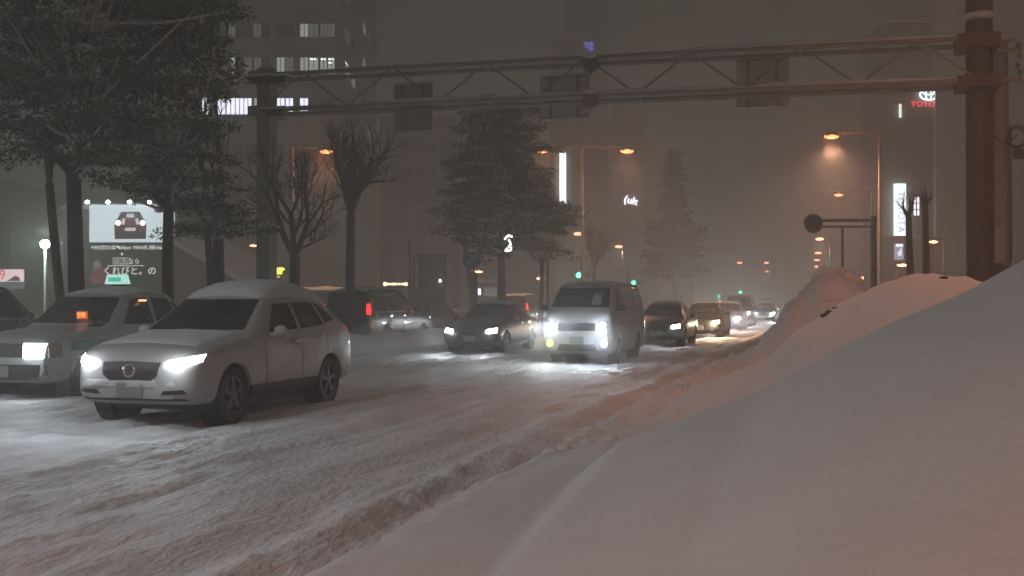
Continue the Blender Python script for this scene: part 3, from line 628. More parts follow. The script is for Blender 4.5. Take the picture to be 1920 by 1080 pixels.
# ---------------------------------------------------------------- street lamps
def lamp(px, py, pole_px, label, arms, power, d=None, rad=.10, m=None, group='sodium street lamps along the road', both=None):
    h = 9.0; d = d or (h - CAMZ) * 2050 / (565 - py); z = PZ(py, d)
    xl, yl = PX(px, d); xp, yp = PX(pole_px, d); m = m or (sodium if d < 100 else sodium_far)
    t = thing('street_lamp', label, 'street lamp', (xp, yp, 0), TH, group)
    s = d / 2050
    MB().tube((0, 0, -.1), (0, 0, z + .25), rad, rad * .6, 12).build('pole', steel, t, True)
    MB().tube((0, 0, 0), (0, 0, 1.2), rad * 1.5, rad * 1.35, 12).build('pole_base', steel, t, True)
    for apx in arms:
        ax = (apx - pole_px) * s
        MB().tube((0, 0, z + .2), (ax, 0, z + .22), .045, .035, 8).build('arm', steel, t, True)
        MB().box(min(0, ax), max(0, ax), -.04, .04, z + .262, z + .30).build('arm_snow', snowcap, t)
    for lpx in ([px] + ([both] if both else [])):
        lx = (lpx - pole_px) * s
        w = max(.30, .0)
        hd = MB(); hd.add([(lx - w, -.14, z + .06), (lx + w, -.14, z + .06), (lx + w, .14, z + .06), (lx - w, .14, z + .06), (lx - w * .6, -.08, z + .19), (lx + w * .6, -.08, z + .19), (lx + w * .6, .08, z + .19), (lx - w * .6, .08, z + .19)],
            [(0, 3, 2, 1), (4, 5, 6, 7), (0, 1, 5, 4), (1, 2, 6, 5), (2, 3, 7, 6), (3, 0, 4, 7)])
        ho = hd.build('lamp_head', steel, t)
        MB().ball((lx, 0, z + .04), .27 if d < 100 else .42, (1.25, .6, .42), 6).build('bulb', m, ho, True)
        if power: light('SPOT', (lx, 0, z - .34), (1.0, .52, .31) if d < 100 else (1.0, .86, .76), power * (1.5 if d < 100 else 4.5), t, .15, 'lamp_light', 160, (0, 0, -1), 1.0)
        if power > 250 and d < 100: light('POINT', (lx, 0, z - .36), (1.0, .21, .055), 170, t, .15, 'lamp_glow')
    return t
lamp(1560, 257, 1650, 'tall kerb street lamp on the right with T-shaped arm', [1548, 1690], 2000)
lamp(1573, 366, 1635, 'second right-hand lamp just behind the tall T-armed one', [1560], 500, rad=.12)
lamp(1176, 284, 1092, 'double-armed median lamp at the picture centre', [1010, 1186], 550, both=1016)
lamp(612, 285, 548, 'single lit lamp behind the bare trees at left', [604, 520], 550)
for px, py, pp, pw, lab in ((1085, 439, 1094, 300, 'small far lamp beside the centre lamp post'), (1160, 463, 1168, 300, 'small red-orange lamp right of the centre post'),
        (1537, 449, 1556, 300, 'uppermost of the small lamp column right of centre'), (1534, 475, 1550, 200, 'second from top in the small lamp column'),
        (1532, 488, 1546, 150, 'third from top in the small lamp column'), (1531, 500, 1543, 0, 'fourth from top in the small lamp column'),
        (1532, 513, 1542, 0, 'lowest in the small lamp column'), (1387, 493, 1395, 150, 'left of the two red dots over the far road'),
        (1437, 493, 1445, 150, 'upper right red dot lamp over the far road'), (1438, 509, 1445, 0, 'middle of the three dots over the far road right'),
        (1444, 517, 1450, 0, 'lowest of the three dots over the far road right'), (1517, 525, 1524, 0, 'first small dot in the curving far lamp line'), (1503, 529, 1509, 0, 'second small dot in the curving far lamp line'),
        (1492, 533, 1497, 0, 'third small dot in the curving far lamp line'), (1484, 537, 1489, 0, 'last small dot in the curving far lamp line')):
    lamp(px, py, pp, lab, [px], pw, rad=.14)
for px, py, pp, d, pw, lab in ((1750, 454, 1770, 75, 60, 'low orange lamp right of the lit vertical sign'), (1692, 498, 1680, 70, 60, 'orange lamp below the lit vertical sign'),
        (1624, 522, 1632, 110, 0, 'small red lamp low behind the right snow mound'), (1606, 526, 1612, 120, 0, 'fainter red lamp left of another behind the snow mound'),
        (475, 461, 466, 95, 240, 'low orange lamp left of the left gantry post'), (898, 510, 905, 90, 40, 'red-orange lamp by the arrow sign'), (1014, 523, 1018, 130, 0, 'small red-orange lamp under the tall conifer pair')):
    lamp(px, py, pp, lab, [px], pw, d=d, rad=.09, m=sodium_far, group='low orange lamps off the main road')
# lamp outside the frame by the camera, which lights the foreground snow
t = thing('street_lamp', 'street lamp beside the camera, out of frame', 'street lamp', (4.2, -9.0, 0), 0, 'sodium street lamps along the road')
MB().tube((0, 0, 0), (0, 0, 9.3), .1, .07, 12).build('pole', steel, t, True)
MB().tube((0, 0, 9.2), (-2.2, 0, 9.25), .045).build('arm', steel, t)
MB().box(-2.6, -2.0, -.14, .14, 9.0, 9.15).build('lamp_head', steel, t)
MB().ball((-2.3, 0, 8.99), .2, (1, .5, .35), 6).build('bulb', sodium, t)
light('SPOT', (-2.3, 0, 8.8), (1.0, .36, .20), 2900, t, .3, 'lamp_light', 155, (0, 0, -1), .6)
t = thing('street_lamp', 'median street lamp left of the frame', 'street lamp', (-14.2, 2.0, 0), 0, 'sodium street lamps along the road')
MB().tube((0, 0, 0), (0, 0, 9.3), .1, .07, 12).build('pole', steel, t, True)
for s in (1, -1):
    MB().tube((0, 0, 9.2), (s * 2.2, 0, 9.25), .045).build('arm', steel, t)
    MB().box(s * 2.3 - .3, s * 2.3 + .3, -.14, .14, 9.0, 9.15).build('lamp_head', steel, t)
    MB().ball((s * 2.3, 0, 8.99), .2, (1, .5, .35), 6).build('bulb', sodium, t)
    light('SPOT', (s * 2.3, 0, 8.7), (.94, .95, 1.0), 900, t, .3, 'lamp_light', 165, (0, 0, -1), .5)
x, y = 6.5, 15.0
t = thing('street_lamp', 'kerb street lamp standing just outside the right edge of the frame', 'street lamp', (x, y, 0), 0, 'sodium street lamps along the road')
MB().tube((0, 0, 0), (0, 0, 12), .1, .07, 12).build('pole', steel, t, True)
MB().tube((0, 0, 11.9), (-2.6, 0, 11.95), .045).build('arm', steel, t)
MB().box(-3.0, -2.4, -.14, .14, 11.7, 11.85).build('lamp_head', steel, t)
MB().ball((-2.7, 0, 11.69), .2, (1, .5, .35), 6).build('bulb', sodium, t)
light('SPOT', (-2.7, 0, 11.5), (1.0, .40, .25), 1700, t, .3, 'lamp_light', 124, (.12, .32, -1), .8)
# white globe lamp, left
x, y = PX(84, 46); z = PZ(462, 46)
t = thing('globe_lamp', 'bright greenish-white globe lamp on a thin pole at far left', 'street lamp', (x, y, 0))
MB().tube((0, 0, 0), (0, 0, z), .06, .05, 10).build('pole', mat('pale_pole', (.5, .5, .48), .5), t, True)
MB().ball((0, 0, z + .1), .19, (1, 1, 1), 8).build('globe', whiteL, t, True)
light('POINT', (.35, -.35, z + .15), (.80, 1.0, .82), 480, t, .2)

# ---------------------------------------------------------------- trees
def grow(mb, p, d, L, r, dep, tips, P, lvl=0, allp=None):
    n = P.get('seg', 3); pts = [p]; q = p.copy(); dd = d.copy()
    for i in range(n):
        dd = (dd + Vector((random.gauss(0, 1), random.gauss(0, 1), random.gauss(0, 1))) * P['wob'] * (1 if lvl else .22) + Vector((0, 0, P['up'])) * (1 if lvl else .8)).normalized()
        q2 = q + dd * (L / n); ra = r * (1 - (1 - P['tap']) * i / n); rb = r * (1 - (1 - P['tap']) * (i + 1) / n)
        mb.tube(q, q2, ra, rb, 7 if lvl < 2 else (5 if lvl < 4 else 3), cap=False)
        if allp is not None: allp.append((q.copy(), q2.copy(), ra, lvl))
        q = q2
        if dep > 0 and lvl > 0 and i < n - 1 and random.random() < P['side']:
            ax = dd.orthogonal().normalized(); ax.rotate(Matrix.Rotation(random.uniform(0, 6.28), 3, dd))
            nd = dd.copy(); nd.rotate(Matrix.Rotation(random.uniform(.5, .95), 3, ax))
            grow(mb, q, nd, L * random.uniform(.45, .7), rb * .6, dep - 1, tips, P, lvl + 1, allp)
    if dep <= 0: tips.append((q, dd)); return
    k = P['fork'] if lvl else P['fork0']
    a0 = random.uniform(0, 6.28)
    for i in range(k):
        ax = dd.orthogonal().normalized(); ax.rotate(Matrix.Rotation(a0 + 6.28 * i / k + random.uniform(-.4, .4), 3, dd))
        nd = dd.copy(); nd.rotate(Matrix.Rotation(random.uniform(*P['ang']), 3, ax))
        grow(mb, q, nd, L * random.uniform(.6, .85) * (P['l0'] if lvl == 0 else 1), r * P['tap'] * random.uniform(.6, .8), dep - 1, tips, P, lvl + 1, allp)
def bare_tree(px, d, top_py, label, fork_py, dep=5, r=.16, lean=0, fork0=3, ang=(.3, .65), up=.10, group='bare snowy trees', l0=.75, seed=0, tapm=.85):
    random.seed(seed or int(px)); x, y = PX(px, d); H = PZ(fork_py, d)
    t = thing('bare_tree', label, 'tree', (x, y, 0), 0, group)
    mb = MB(); tips = []; ap = []
    P = dict(seg=4, wob=.07, up=up, tap=tapm, side=.45, fork=2, fork0=fork0, ang=ang, l0=l0 * (PZ(top_py, d) - H) / H * .62)
    grow(mb, Vector((0, 0, -.1)), Vector((lean, 0, 1)).normalized(), H, r, dep, tips, P, 0, ap)
    tw = MB()
    mb.build('trunk', bark, t, True)
    for tp, dd in tips:
        for k in range(4):
            v = (dd + Vector((random.gauss(0, .4), random.gauss(0, .4), random.gauss(.15, .3)))).normalized()
            tw.tube(tp, tp + v * random.uniform(.25, .6), .010, .003, 3, cap=False)
    tag(tw.build('twigs', bark, t), kind='stuff')
    sn = MB()
    for a, b, ra, lv in ap:
        if lv > 0 and abs((b - a).normalized().z) < .8 and random.random() < .7:
            o = Vector((0, 0, ra * .75)); sn.tube(a + o, b + o, ra * .55, ra * .5, 5, cap=True)
    if sn.v: tag(sn.build('branch_snow', leafsnow, t, True), kind='stuff')
    return t
def foliage(mb, sn, c, R, n, size, flat=.5, snowp=.40):
    for i in range(n):
        v = Vector((random.gauss(0, 1), random.gauss(0, 1), random.gauss(0, 1))); v.normalize(); v *= R * random.random() ** .5
        v.z *= flat; p = c + v
        out_ = Vector((v.x, v.y, v.z * .5 + random.gauss(0, .3) * R)); 
        if out_.length < 1e-4: out_ = Vector((0, 0, 1))
        out_.normalize(); out_ = (out_ + Vector((random.gauss(0, .5), random.gauss(0, .5), random.gauss(0, .5)))).normalized()
        s = size * random.uniform(.6, 1.4); w = out_.orthogonal().normalized(); w.rotate(Matrix.Rotation(random.uniform(0, 6.28), 3, out_)); w *= s * .26
        tgt = sn if (v.z > .08 * R and random.random() < snowp) else mb
        tgt.add([p - w, p + w, p + out_ * s + w * .3, p + out_ * s - w * .3], [(0, 1, 2, 3)])
def ever_tree(name, label, px, d, fork_py, top_py, halfw_px, seed, r=.17, n=260, leaf=.13, lean=0, cb_py=None, per=60, dens=1.0, fork0=4, group='snow-laden evergreens along the median', fr=.42, taper=0):
    random.seed(seed); x, y = PX(px, d); H = PZ(fork_py, d); ZT = PZ(top_py, d); hw = halfw_px * d / 2050
    zb_ = PZ(cb_py, d) if cb_py else H
    t = thing(name, label, 'tree', (x, y, 0), 0, group)
    mb = MB(); tips = []; ap = []
    P = dict(seg=4, wob=.12, up=.06, tap=.8, side=.5, fork=2, fork0=fork0, ang=(.35, .95), l0=min(hw * .62, (ZT - H) * .4) / H)
    grow(mb, Vector((0, 0, -.1)), Vector((lean, 0, 1)).normalized(), H, r, 4, tips, P, 0, ap)
    mb.build('trunk', bark, t, True)
    fo = MB(); sn = MB(); cz = (zb_ + ZT) / 2; hz = (ZT - zb_) / 2
    cents = []
    for b_i in range(max(4, n // 8)):
        while True:
            v = Vector((random.uniform(-1, 1), random.uniform(-1, 1), random.uniform(-1, 1)))
            if .3 < v.length < 1: break
        k = 1 - taper * (v.z + .55)
        bc = Vector((v.x * hw * k, v.y * hw * k, cz + v.z * hz)); rad = Vector((v.x, v.y, 0)); rad = rad.normalized() if rad.length > .01 else Vector((1, 0, 0))
        for q in range(8):   # clumps strung outward along a drooping bough
            u = (q - 3) * fr * .55; side = Vector((-rad.y, rad.x, 0)) * random.gauss(0, fr * .75)
            cents.append(bc + rad * u + side + Vector((0, 0, -abs(u) * .22 + random.gauss(0, fr * .24))))
    for c in cents: foliage(fo, sn, c, fr * random.uniform(.6, 1.2), int(per * dens), leaf, .40, .85 if random.random() < .55 else .05)
    tag(fo.build('crown', needle, t), kind='stuff'); tag(sn.build('crown_snow', leafsnow, t), kind='stuff')
    bs = MB()
    for a, b, ra, lv in ap:
        if lv > 0 and abs((b - a).normalized().z) < .85 and ra > .01:
            o = Vector((0, 0, ra * .8)); bs.tube(a + o, b + o, ra * .7, ra * .7, 5)
    # long snow-lined limbs reaching to the outside of the crown
    for c in random.sample(cents, min(len(cents), 60)):
        st_ = Vector((0, 0, random.uniform(H * .95, max(H, c.z)))); mid = (st_ + c) / 2 + Vector((random.gauss(0, .15), random.gauss(0, .15), -.1))
        pts = [st_, mid, c]
        for i in range(2):
            mb2 = MB(); bs.tube(pts[i] + Vector((0, 0, .03)), pts[i + 1] + Vector((0, 0, .03)), .040 - .014 * i, .028 - .016 * i, 5)
    tag(bs.build('branch_snow', leafsnow, t, True), kind='stuff')
    return t
def conifer(label, px, d, top_py, base_py, halfw_px, seed, dens=1.0, group='conical conifers', per=26, leaf=.20):
    random.seed(seed); x, y = PX(px, d); ZT = PZ(top_py, d); zb_ = PZ(base_py, d); hw = halfw_px * d / 2050
    t = thing('conifer_tree', label, 'tree', (x, y, 0), 0, group)
    mb = MB(); mb.tube((0, 0, -.1), (0, 0, ZT * .97), .22, .03, 9); fo = MB(); sn = MB()
    z = zb_
    while z < ZT:
        k = 1 - (z - zb_) / (ZT - zb_); R = hw * (k ** .8) * random.uniform(.75, 1.1) + .12; nb = int(6 + 6 * k)
        for i in range(nb):
            a = random.uniform(0, 6.28); Rr = R * random.uniform(.65, 1.12); e = Vector((Rr * math.cos(a), Rr * math.sin(a), z - Rr * .22 + random.gauss(0, .1)))
            mb.tube((0, 0, z), e, .025, .006, 3, cap=False)
            m = max(2, int(Rr / .35))
            for j in range(m):
                c = Vector((0, 0, z)).lerp(e, (j + .8) / m); foliage(fo, sn, c, .30, int(per * dens), leaf, .4, .16)
        z += .42
    mb.build('trunk', bark, t, True); tag(fo.build('crown', needle, t), kind='stuff'); tag(sn.build('crown_snow', leafsnow, t), kind='stuff')
    return t
ever_tree('evergreen_tree', 'huge snow-laden evergreen filling the top left corner, thick left trunk', 150, 20.8, 315, -330, 215, 11, r=.17, n=760, cb_py=330, leaf=.08, per=105, lean=-.005)
ever_tree('evergreen_tree', 'dark evergreen crown beside the billboard with wavy right-hand trunk', 312, 23.4, 385, -120, 82, 23, r=.14, n=290, cb_py=360, lean=-.005, leaf=.08, per=105, fork0=3)
ever_tree('evergreen_tree', 'low snowy bough tree clump in front of the double-stemmed bare tree', 400, 24.8, 440, 350, 34, 37, r=.10, n=34, cb_py=445, leaf=.08, per=105)
bare_tree(132, 20.2, 80, 'leaning bare tree left of the thick evergreen trunk', 330, dep=3, r=.09, lean=-.10, fork0=2, seed=5)
bare_tree(412, 25.6, 30, 'tall double-stemmed bare tree left of the gantry post', 430, dep=4, r=.15, fork0=2, ang=(.10, .34), up=.16, seed=12, l0=.85)
bare_tree(547, 28.6, 250, 'bare tree with upright V-shaped limbs right of the left gantry post', 475, dep=4, r=.16, fork0=3, ang=(.3, .65), seed=8)
bare_tree(655, 31.8, 215, 'wide-branched bare tree in front of the dark wagon', 395, dep=4, r=.15, fork0=4, ang=(.35, .8), up=.10, seed=21, l0=.8)
bare_tree(1112, 60, 425, 'small bare tree beside the centre lamp post', 500, dep=4, r=.10, fork0=4, seed=31, ang=(.3, .7))
bare_tree(1028, 50, 330, 'slim bare tree in front of the lit white strip', 450, dep=3, r=.08, fork0=3, seed=36, ang=(.15, .35), l0=.5)
bare_tree(885, 50, 400, 'slender bare tree behind the arrow sign', 480, dep=4, r=.09, fork0=3, seed=35, ang=(.2, .5))
ever_tree('evergreen_tree', 'tall dark evergreen beside the median at the picture centre', 940, 46, 470, 165, 88, 41, r=.20, n=640, cb_py=495, leaf=.115, per=85, fr=.5, taper=.42)
ever_tree('evergreen_tree', 'shorter evergreen right of the tall central one', 1012, 47, 490, 320, 46, 43, r=.13, n=130, cb_py=515, leaf=.115, per=80, fr=.45, taper=.4)
conifer('pointed conifer silhouette in the haze right of the centre lamp post', 1265, 91, 278, 505, 62, 51, dens=.8, leaf=.3)
bare_tree(1710, 40, 320, 'left of two pruned bare trunks by the lit vertical sign', 400, dep=2, r=.16, fork0=3, ang=(.5, 1.0), up=.2, seed=61, group='pruned bare trunks', tapm=.7, l0=.55)
bare_tree(1738, 41, 325, 'right of two pruned bare trunks by the lit vertical sign', 385, dep=2, r=.16, fork0=3, ang=(.4, .8), up=.25, seed=64, group='pruned bare trunks', tapm=.7, l0=.5)

# ---------------------------------------------------------------- buildings (facade local frame: x right, y away, z up)
conc = mat('concrete_wall', (.30, .30, .28), .85, var=.12, scale=.6)
conc2 = mat('dark_wall', (.34, .34, .33), .85, var=.15, scale=.5)
concg = mat('green_grey_wall', (.19, .20, .19), .85, var=.12, scale=.5)
frame_m = mat('window_frame', (.09, .09, .09), .5)
win_dark = mat('window_dark', (.03, .035, .035), .15)
win_dim = emat('window_dim', (.62, .66, .60), .20, (.05, .05, .05))
win_lit = emat('window_lit', (.84, .84, 1.0), 2.6, (.2, .2, .2))
win_mid = emat('window_mid', (.74, .78, .72), .65, (.1, .1, .1))
strip_m = emat('ceiling_strip_light', (.95, 1, 1), 4.0)
def building(name, label, px0, px1, d, ztop, depth, m, rot=0, cat='building'):
    xa, ya = PX(px0, d); xb, yb = PX(px1, d)
    t = thing(name, label, cat, (xa, ya, 0), TH + rot); w = (px1 - px0) * d / 2050
    MB().box(0, w, 0, depth, -.1, ztop).build('wall', m, t)
    MB().box(-.15, w + .15, -.15, depth + .15, ztop, ztop + .25).build('roof', snowcap, t)
    return t, w
WMESH = {}
def window(t, x, z, w, h, m, strips=0, side=None, mull=1):
    key = (round(w, 2), round(h, 2), mull)
    if key not in WMESH:
        q = MB()
        q.box(-.05, w + .05, -.10, 0, -.05, 0).box(-.05, w + .05, -.10, 0, h, h + .05).box(-.05, 0, -.10, 0, 0, h).box(w, w + .05, -.10, 0, 0, h)
        for i in range(mull): q.box(w * (i + 1) / (mull + 1) - .025, w * (i + 1) / (mull + 1) + .025, -.09, -.03, 0, h)
        f = q.build('window', frame_m); pn = MB().box(0, w, -.03, -.002, 0, h).build('pane', None)
        WMESH[key] = (f.data, pn.data); bpy.data.objects.remove(f); bpy.data.objects.remove(pn)
    f = bpy.data.objects.new('window', WMESH[key][0]); COL.objects.link(f); f.parent = t
    f.location = (x, -.001, z)
    if side is not None: f.location = (side, x, z); f.rotation_euler = (0, 0, math.pi / 2)
    me = WMESH[key][1]
    pn = bpy.data.objects.new('pane', me); COL.objects.link(pn); pn.parent = f
    if not me.materials: me.materials.append(m)
    pn.material_slots[0].link = 'OBJECT'; pn.material_slots[0].material = m
    for k in range(strips):
        MB().box(w * .08, w * random.uniform(.6, .95), -.045, -.032, h * (.86 - .22 * k), h * (.93 - .22 * k)).build('strip_light', strip_m, f)
    return f
D = 102; s = D / 2050
ob, w = building('office_building', 'multi-storey office block with rows of lit windows left of centre', 205, 642, D, 46, 26, conc)
random.seed(3)
rows = [(190 + 24, 32, 'lo'), (105 + 33, 33, 'mid'), (42 + 26, 26, 'hi'), (-5, 26, 'hi')]
cols = [(375, 15), (392, 12), (406, 16), (424, 16), (441, 15), (457, 14), (475, 13), (491, 13), (518, 15), (535, 14), (562, 15), (579, 17), (600, 12), (614, 13)]
litmap = {'lo': {375: 'l', 406: 'l', 424: 'l', 441: 'l', 457: 'l', 475: 'm', 518: 'l', 535: 'l', 562: 'l', 392: 'd', 491: 'm'},
          'mid': {375: 'ms', 392: 'd', 406: 'd', 424: 'ms', 457: 'd', 475: 'd', 518: 'm', 535: 'd', 562: 'm', 579: 'ms', 600: 'ms', 614: 'mss'},
          'hi': {424: 'd', 475: 'd', 562: 'm', 579: 'd', 600: 'd', 614: 'd'}}
for yb, hh, key in rows:
    z0 = PZ(yb, D); h = hh * s * .95
    for cx, cw in cols + [(c, 15) for c in range(210, 370, 19)]:
        st_ = litmap[key].get(cx, '')
        mm = win_lit if 'l' in st_ else win_mid if 'm' in st_ else win_dim if 'd' in st_ else win_dark
        window(ob, (cx - 205) * s, z0, cw * s, h, mm, st_.count('s'), mull=1)
    MB().box(0, w, -.22, -.11, z0 + h + .12, z0 + h + .42).build('ledge', conc, ob)
    for i in range(6):   # receding right flank
        st_ = {('mid', 0): 'ms', ('mid', 1): 'm', ('mid', 4): 'd', ('hi', 0): 'd', ('hi', 3): 'm', ('hi', 4): 'd', ('lo', 4): 'm'}.get((key, i), '')
        mm = win_mid if 'm' in st_ else win_dim if 'd' in st_ else win_dark
        window(ob, 1.0 + i * 4.0, z0, 2.4, h, mm, st_.count('s'), side=w + .001, mull=2)
for yb in (300, 370, 440): 
    for cx in range(385, 640, 26):
        window(ob, (cx - 205) * s, PZ(yb, D), 18 * s, 30 * s, win_dark)
b2, w = building('grey_building', 'faint grey block behind the wide bare tree', 712, 850, 150, 27, 20, concg)
for i in range(5):
    for k in range(6): window(b2, 1.0 + i * 1.9, 4 + k * 3.6, 1.3, 1.6, win_dark)
b3, w = building('tower_building', 'faint tower carrying the tall lit white strip', 1040, 1095, 130, 33, 16, conc)
sx = (1049 - 1040) * 130 / 2050; 
MB().box(sx, sx + .78, -.35, -.05, PZ(397, 130), PZ(287, 130)).build('light_strip', emat('strip_white', (.86, 1, .93), 3.6), b3)
MB().box(sx - .06, sx + .84, -.04, -.002, PZ(400, 130), PZ(284, 130)).build('strip_frame', frame_m, b3)
for k in range(5): MB().box(sx, sx + .78, -.37, -.351, PZ(300 + 20 * k, 130) - .02, PZ(300 + 20 * k, 130) + .02).build('strip_joint', frame_m, b3)
# white neon word on a far tower, blue word higher up
b4, w = building('neon_tower', 'very faint far tower with tiny white neon word', 1150, 1215, 210, 40, 18, conc2)
text_mesh('(ult', 2.0, emat('neon_white', (.9, .85, 1), 12), b4, (33 * 210 / 2050, -.2, PZ(376, 210)), name='neon_lettering', ext=.03, rot=(math.pi / 2, .25, 0))
b5, w = building('neon_tower', 'very faint tall tower behind the gantry with dim blue letters', 1065, 1140, 170, 52, 18, conc2)
text_mesh('Ing', 1.9, emat('neon_blue', (.22, .20, 1.0), 2.2), b5, (35 * 170 / 2050, -.2, PZ(82, 170)), name='neon_lettering', ext=.03)
# right-hand dealership
D = 92; s = D / 2050
b6, w = building('dealership_building', 'showroom building with lit vertical sign and ledge at right', 1655, 1775, D, 25, 5, conc)
MB().box((1676 - 1655) * s, (1696 - 1655) * s, -.45, -.02, PZ(442, D), PZ(345, D)).build('vertical_sign', emat('sign_white_blue', (.78, .95, 1.0), 2.8), b6)
text_mesh('TOYOTA', .85, emat('sign_letter', (.45, .45, .80), 1.4), b6, ((1686 - 1655) * s, -.47, PZ(398, D)), rot=(math.pi / 2, math.pi / 2, 0), name='sign_lettering', sx=1.0, ext=.005)
MB().box(-.1, 5.4, -.6, -.002, PZ(450, D), PZ(446, D)).build('ledge', conc, b6)
MB().box(-.1, 5.4, -.62, -.002, PZ(446, D) + .005, PZ(444, D) + .05).build('ledge_snow', snowcap, b6)
sg = MB().box((1677 - 1655) * s, (1692 - 1655) * s, -.3, -.02, PZ(487, D), PZ(457, D)).build('small_sign', emat('sign_grey_blue', (.62, .68, .85), .8), b6)
MB().box((1678 - 1655) * s, (1691 - 1655) * s, -.32, -.302, PZ(463, D), PZ(458, D)).build('sign_stripe', emat('sign_white', (.9, .95, 1), 2.2), sg)
for a, b, c in ((1682, 471, 480), (1686, 466, 480)): MB().box((a - 1655) * s, (a - 1652.8) * s, -.32, -.302, PZ(c, D), PZ(b, D)).build('sign_bar', emat('sign_white', (.9, .95, 1)), sg)
for i in range(2):
    for k in range(3): window(b6, (1713 + 6 * i - 1655) * s, PZ(404 - 12 * k, D) + .0, 5.2 * s, 10.5 * s, win_lit, mull=0)
ex, ez = (1740 - 1655) * s, PZ(178, D)
em = emat('emblem_white', (.78, 1, .93), 3.4)
def ellipse(cx, cz, a, b, w_, m, t, nm='emblem_ring'):
    mb = MB(); n = 32
    for i in range(n):
        p0, p1 = [(cx + a * math.cos(2 * math.pi * k / n), -.35, cz + b * math.sin(2 * math.pi * k / n)) for k in (i, i + 1)]
        mb.tube(p0, p1, w_, n=5)
    return mb.build(nm, m, t)
ellipse(ex + .0, ez, .72, .46, .075, em, b6); ellipse(ex, ez, .24, .44, .06, em, b6); ellipse(ex, ez + .2, .50, .20, .06, em, b6)
text_mesh('TOYOTA', .62, emat('sign_red', (1, .05, .10), 2.6), b6, (ex - .02, -.35, PZ(196, D)), name='roof_lettering', ext=.02, sx=1.15)
MB().box((1687 - 1655) * s, (1689.5 - 1655) * s, -.3, -.02, PZ(220, D), PZ(195, D)).build('slim_light', emat('slim_white', (.9, .95, .85), 2), b6)
b7, w = building('plain_building', 'plain dark building behind the right gantry post, hiding part of the red letters', 1756, 2060, 91.4, 34, 14, mat('pale_wall', (.60, .61, .60), .85, var=.08, scale=.4))
MB().box(w * .42, w, -.3, -.002, PZ(407, 91.4), PZ(403, 91.4)).build('ledge', snowcap, b7)
x, y = PX(1801, 62)
t = thing('shop_lamp', 'tiny teal shop light at the foot of the right gantry post', 'lamp', (x, y, 0)); MB().tube((0, 0, 0), (0, 0, PZ(532, 62)), .04).build('pole', steel, t)
MB().box(-.14, .14, -.1, .1, PZ(532, 62), PZ(519, 62)).build('lamp_panel', emat('teal_lamp', (.45, .95, 1.0), 1.6), t)
# ---- left: billboard building
D = 76; s = D / 2050
b8, w = building('billboard_building', 'dark low building wall carrying the lit car billboard', 118, 330, D, PZ(392, D), 14, concg)
x, y = PX(246, D - .6); bb_ = thing('billboard', 'bright lit billboard showing a red car with white stripes', 'billboard', (x, y, PZ(455, D)), TH)
bw = 157 * s / 2; bh = 70 * s
MB().box(-bw, bw, 0, .2, 0, bh).build('panel', emat('billboard_white', (.72, .86, .92), 1.25), bb_)
MB().box(-bw - .05, bw + .05, .02, .25, -.10, -.003).build('frame', frame_m, bb_)
MB().box(-bw - .05, bw + .05, .02, .25, bh + .003, bh + .10).build('frame', frame_m, bb_)
def flat(pts, y, nm, m, par):
    n = len(pts); vs = [(a, y, b) for a, b in pts] + [(a, y + .008, b) for a, b in pts]
    return MB().add(vs, [tuple(range(n))] + [(i, n + i, n + (i + 1) % n, (i + 1) % n) for i in range(n)]).build(nm, m, par)
k = s; cx = -2 * k
red = emat('print_red', (.42, .10, .10), .35); dk = emat('print_dark', (.06, .05, .05), .5); wh = emat('print_white', (.9, .92, .92), .9); mg = emat('print_grey', (.16, .16, .16), .35)
def pp(l): return [(cx + a * k, b * k) for a, b in l]
flat(pp([(-29, 6), (29, 6), (30, 30), (27, 42), (20, 46), (-20, 46), (-27, 42), (-30, 30)]), -.01, 'car_picture', red, bb_)
flat(pp([(-29, 6), (29, 6), (28, 20), (-28, 20)]), -.02, 'car_picture_bumper', dk, bb_)
flat(pp([(-24, 44), (24, 44), (17, 57), (-17, 57)]), -.02, 'car_picture_cabin', mg, bb_)
flat(pp([(-8, 46), (8, 46), (6, 53), (-6, 53)]), -.03, 'car_picture_seat', wh, bb_)
flat(pp([(-17, 33), (-11, 33), (-9, 44), (-15, 44)]), -.03, 'car_picture_stripe', wh, bb_); flat(pp([(11, 33), (17, 33), (15, 44), (9, 44)]), -.03, 'car_picture_stripe', wh, bb_)
flat(pp([(-15, 20), (15, 20), (18, 28), (13, 31), (-13, 31), (-18, 28)]), -.03, 'car_picture_grille', dk, bb_)
flat(pp([(-10, 21), (10, 21), (10, 27), (-10, 27)]), -.04, 'car_picture_plate', wh, bb_)
for sgn in (-1, 1): flat([(cx + sgn * 23 * k + 5 * k * math.cos(a), 36 * k + 5 * k * math.sin(a)) for a in [i * .5236 for i in range(12)]], -.04, 'car_picture_headlight', emat('print_bright', (1, 1, 1), 4), bb_)
for px_ in (170, 208, 248, 285):
    xx = (px_ - 246) * s; ar = MB().tube((xx, .1, bh + .1), (xx, -.6, bh + .35), .02).build('lamp_arm', steel, bb_)
    MB().ball((xx, -.62, bh + .12), .15, (1, .8, .8), 6).build('bulb', whiteL, ar)
light('AREA', (0, -1.6, bh + .6), (.85, .95, 1.0), 60, bb_, name='billboard_light', aim=(0, 1, -.8))
wtxt = emat('sign_text_white', (.72, .76, .74), 1.5)
x, y = PX(246, D - .35); sb = thing('shop_sign_board', 'dark signboard with white Japanese lettering under the billboard', 'sign', (x, y, PZ(532, D)), TH)
hz_ = (532 - 458) * s
MB().box(-bw - .02, bw + .02, 0, .25, 0, hz_).build('board', mat('board_dark', (.10, .11, .105), .6), sb)
def tl(body, pxx, pyy, size, m=wtxt, **kw): return text_mesh(body, size, m, sb, ((pxx - 246) * s, -.02, (532 - pyy) * s), name='lettering', ext=.008, **kw)
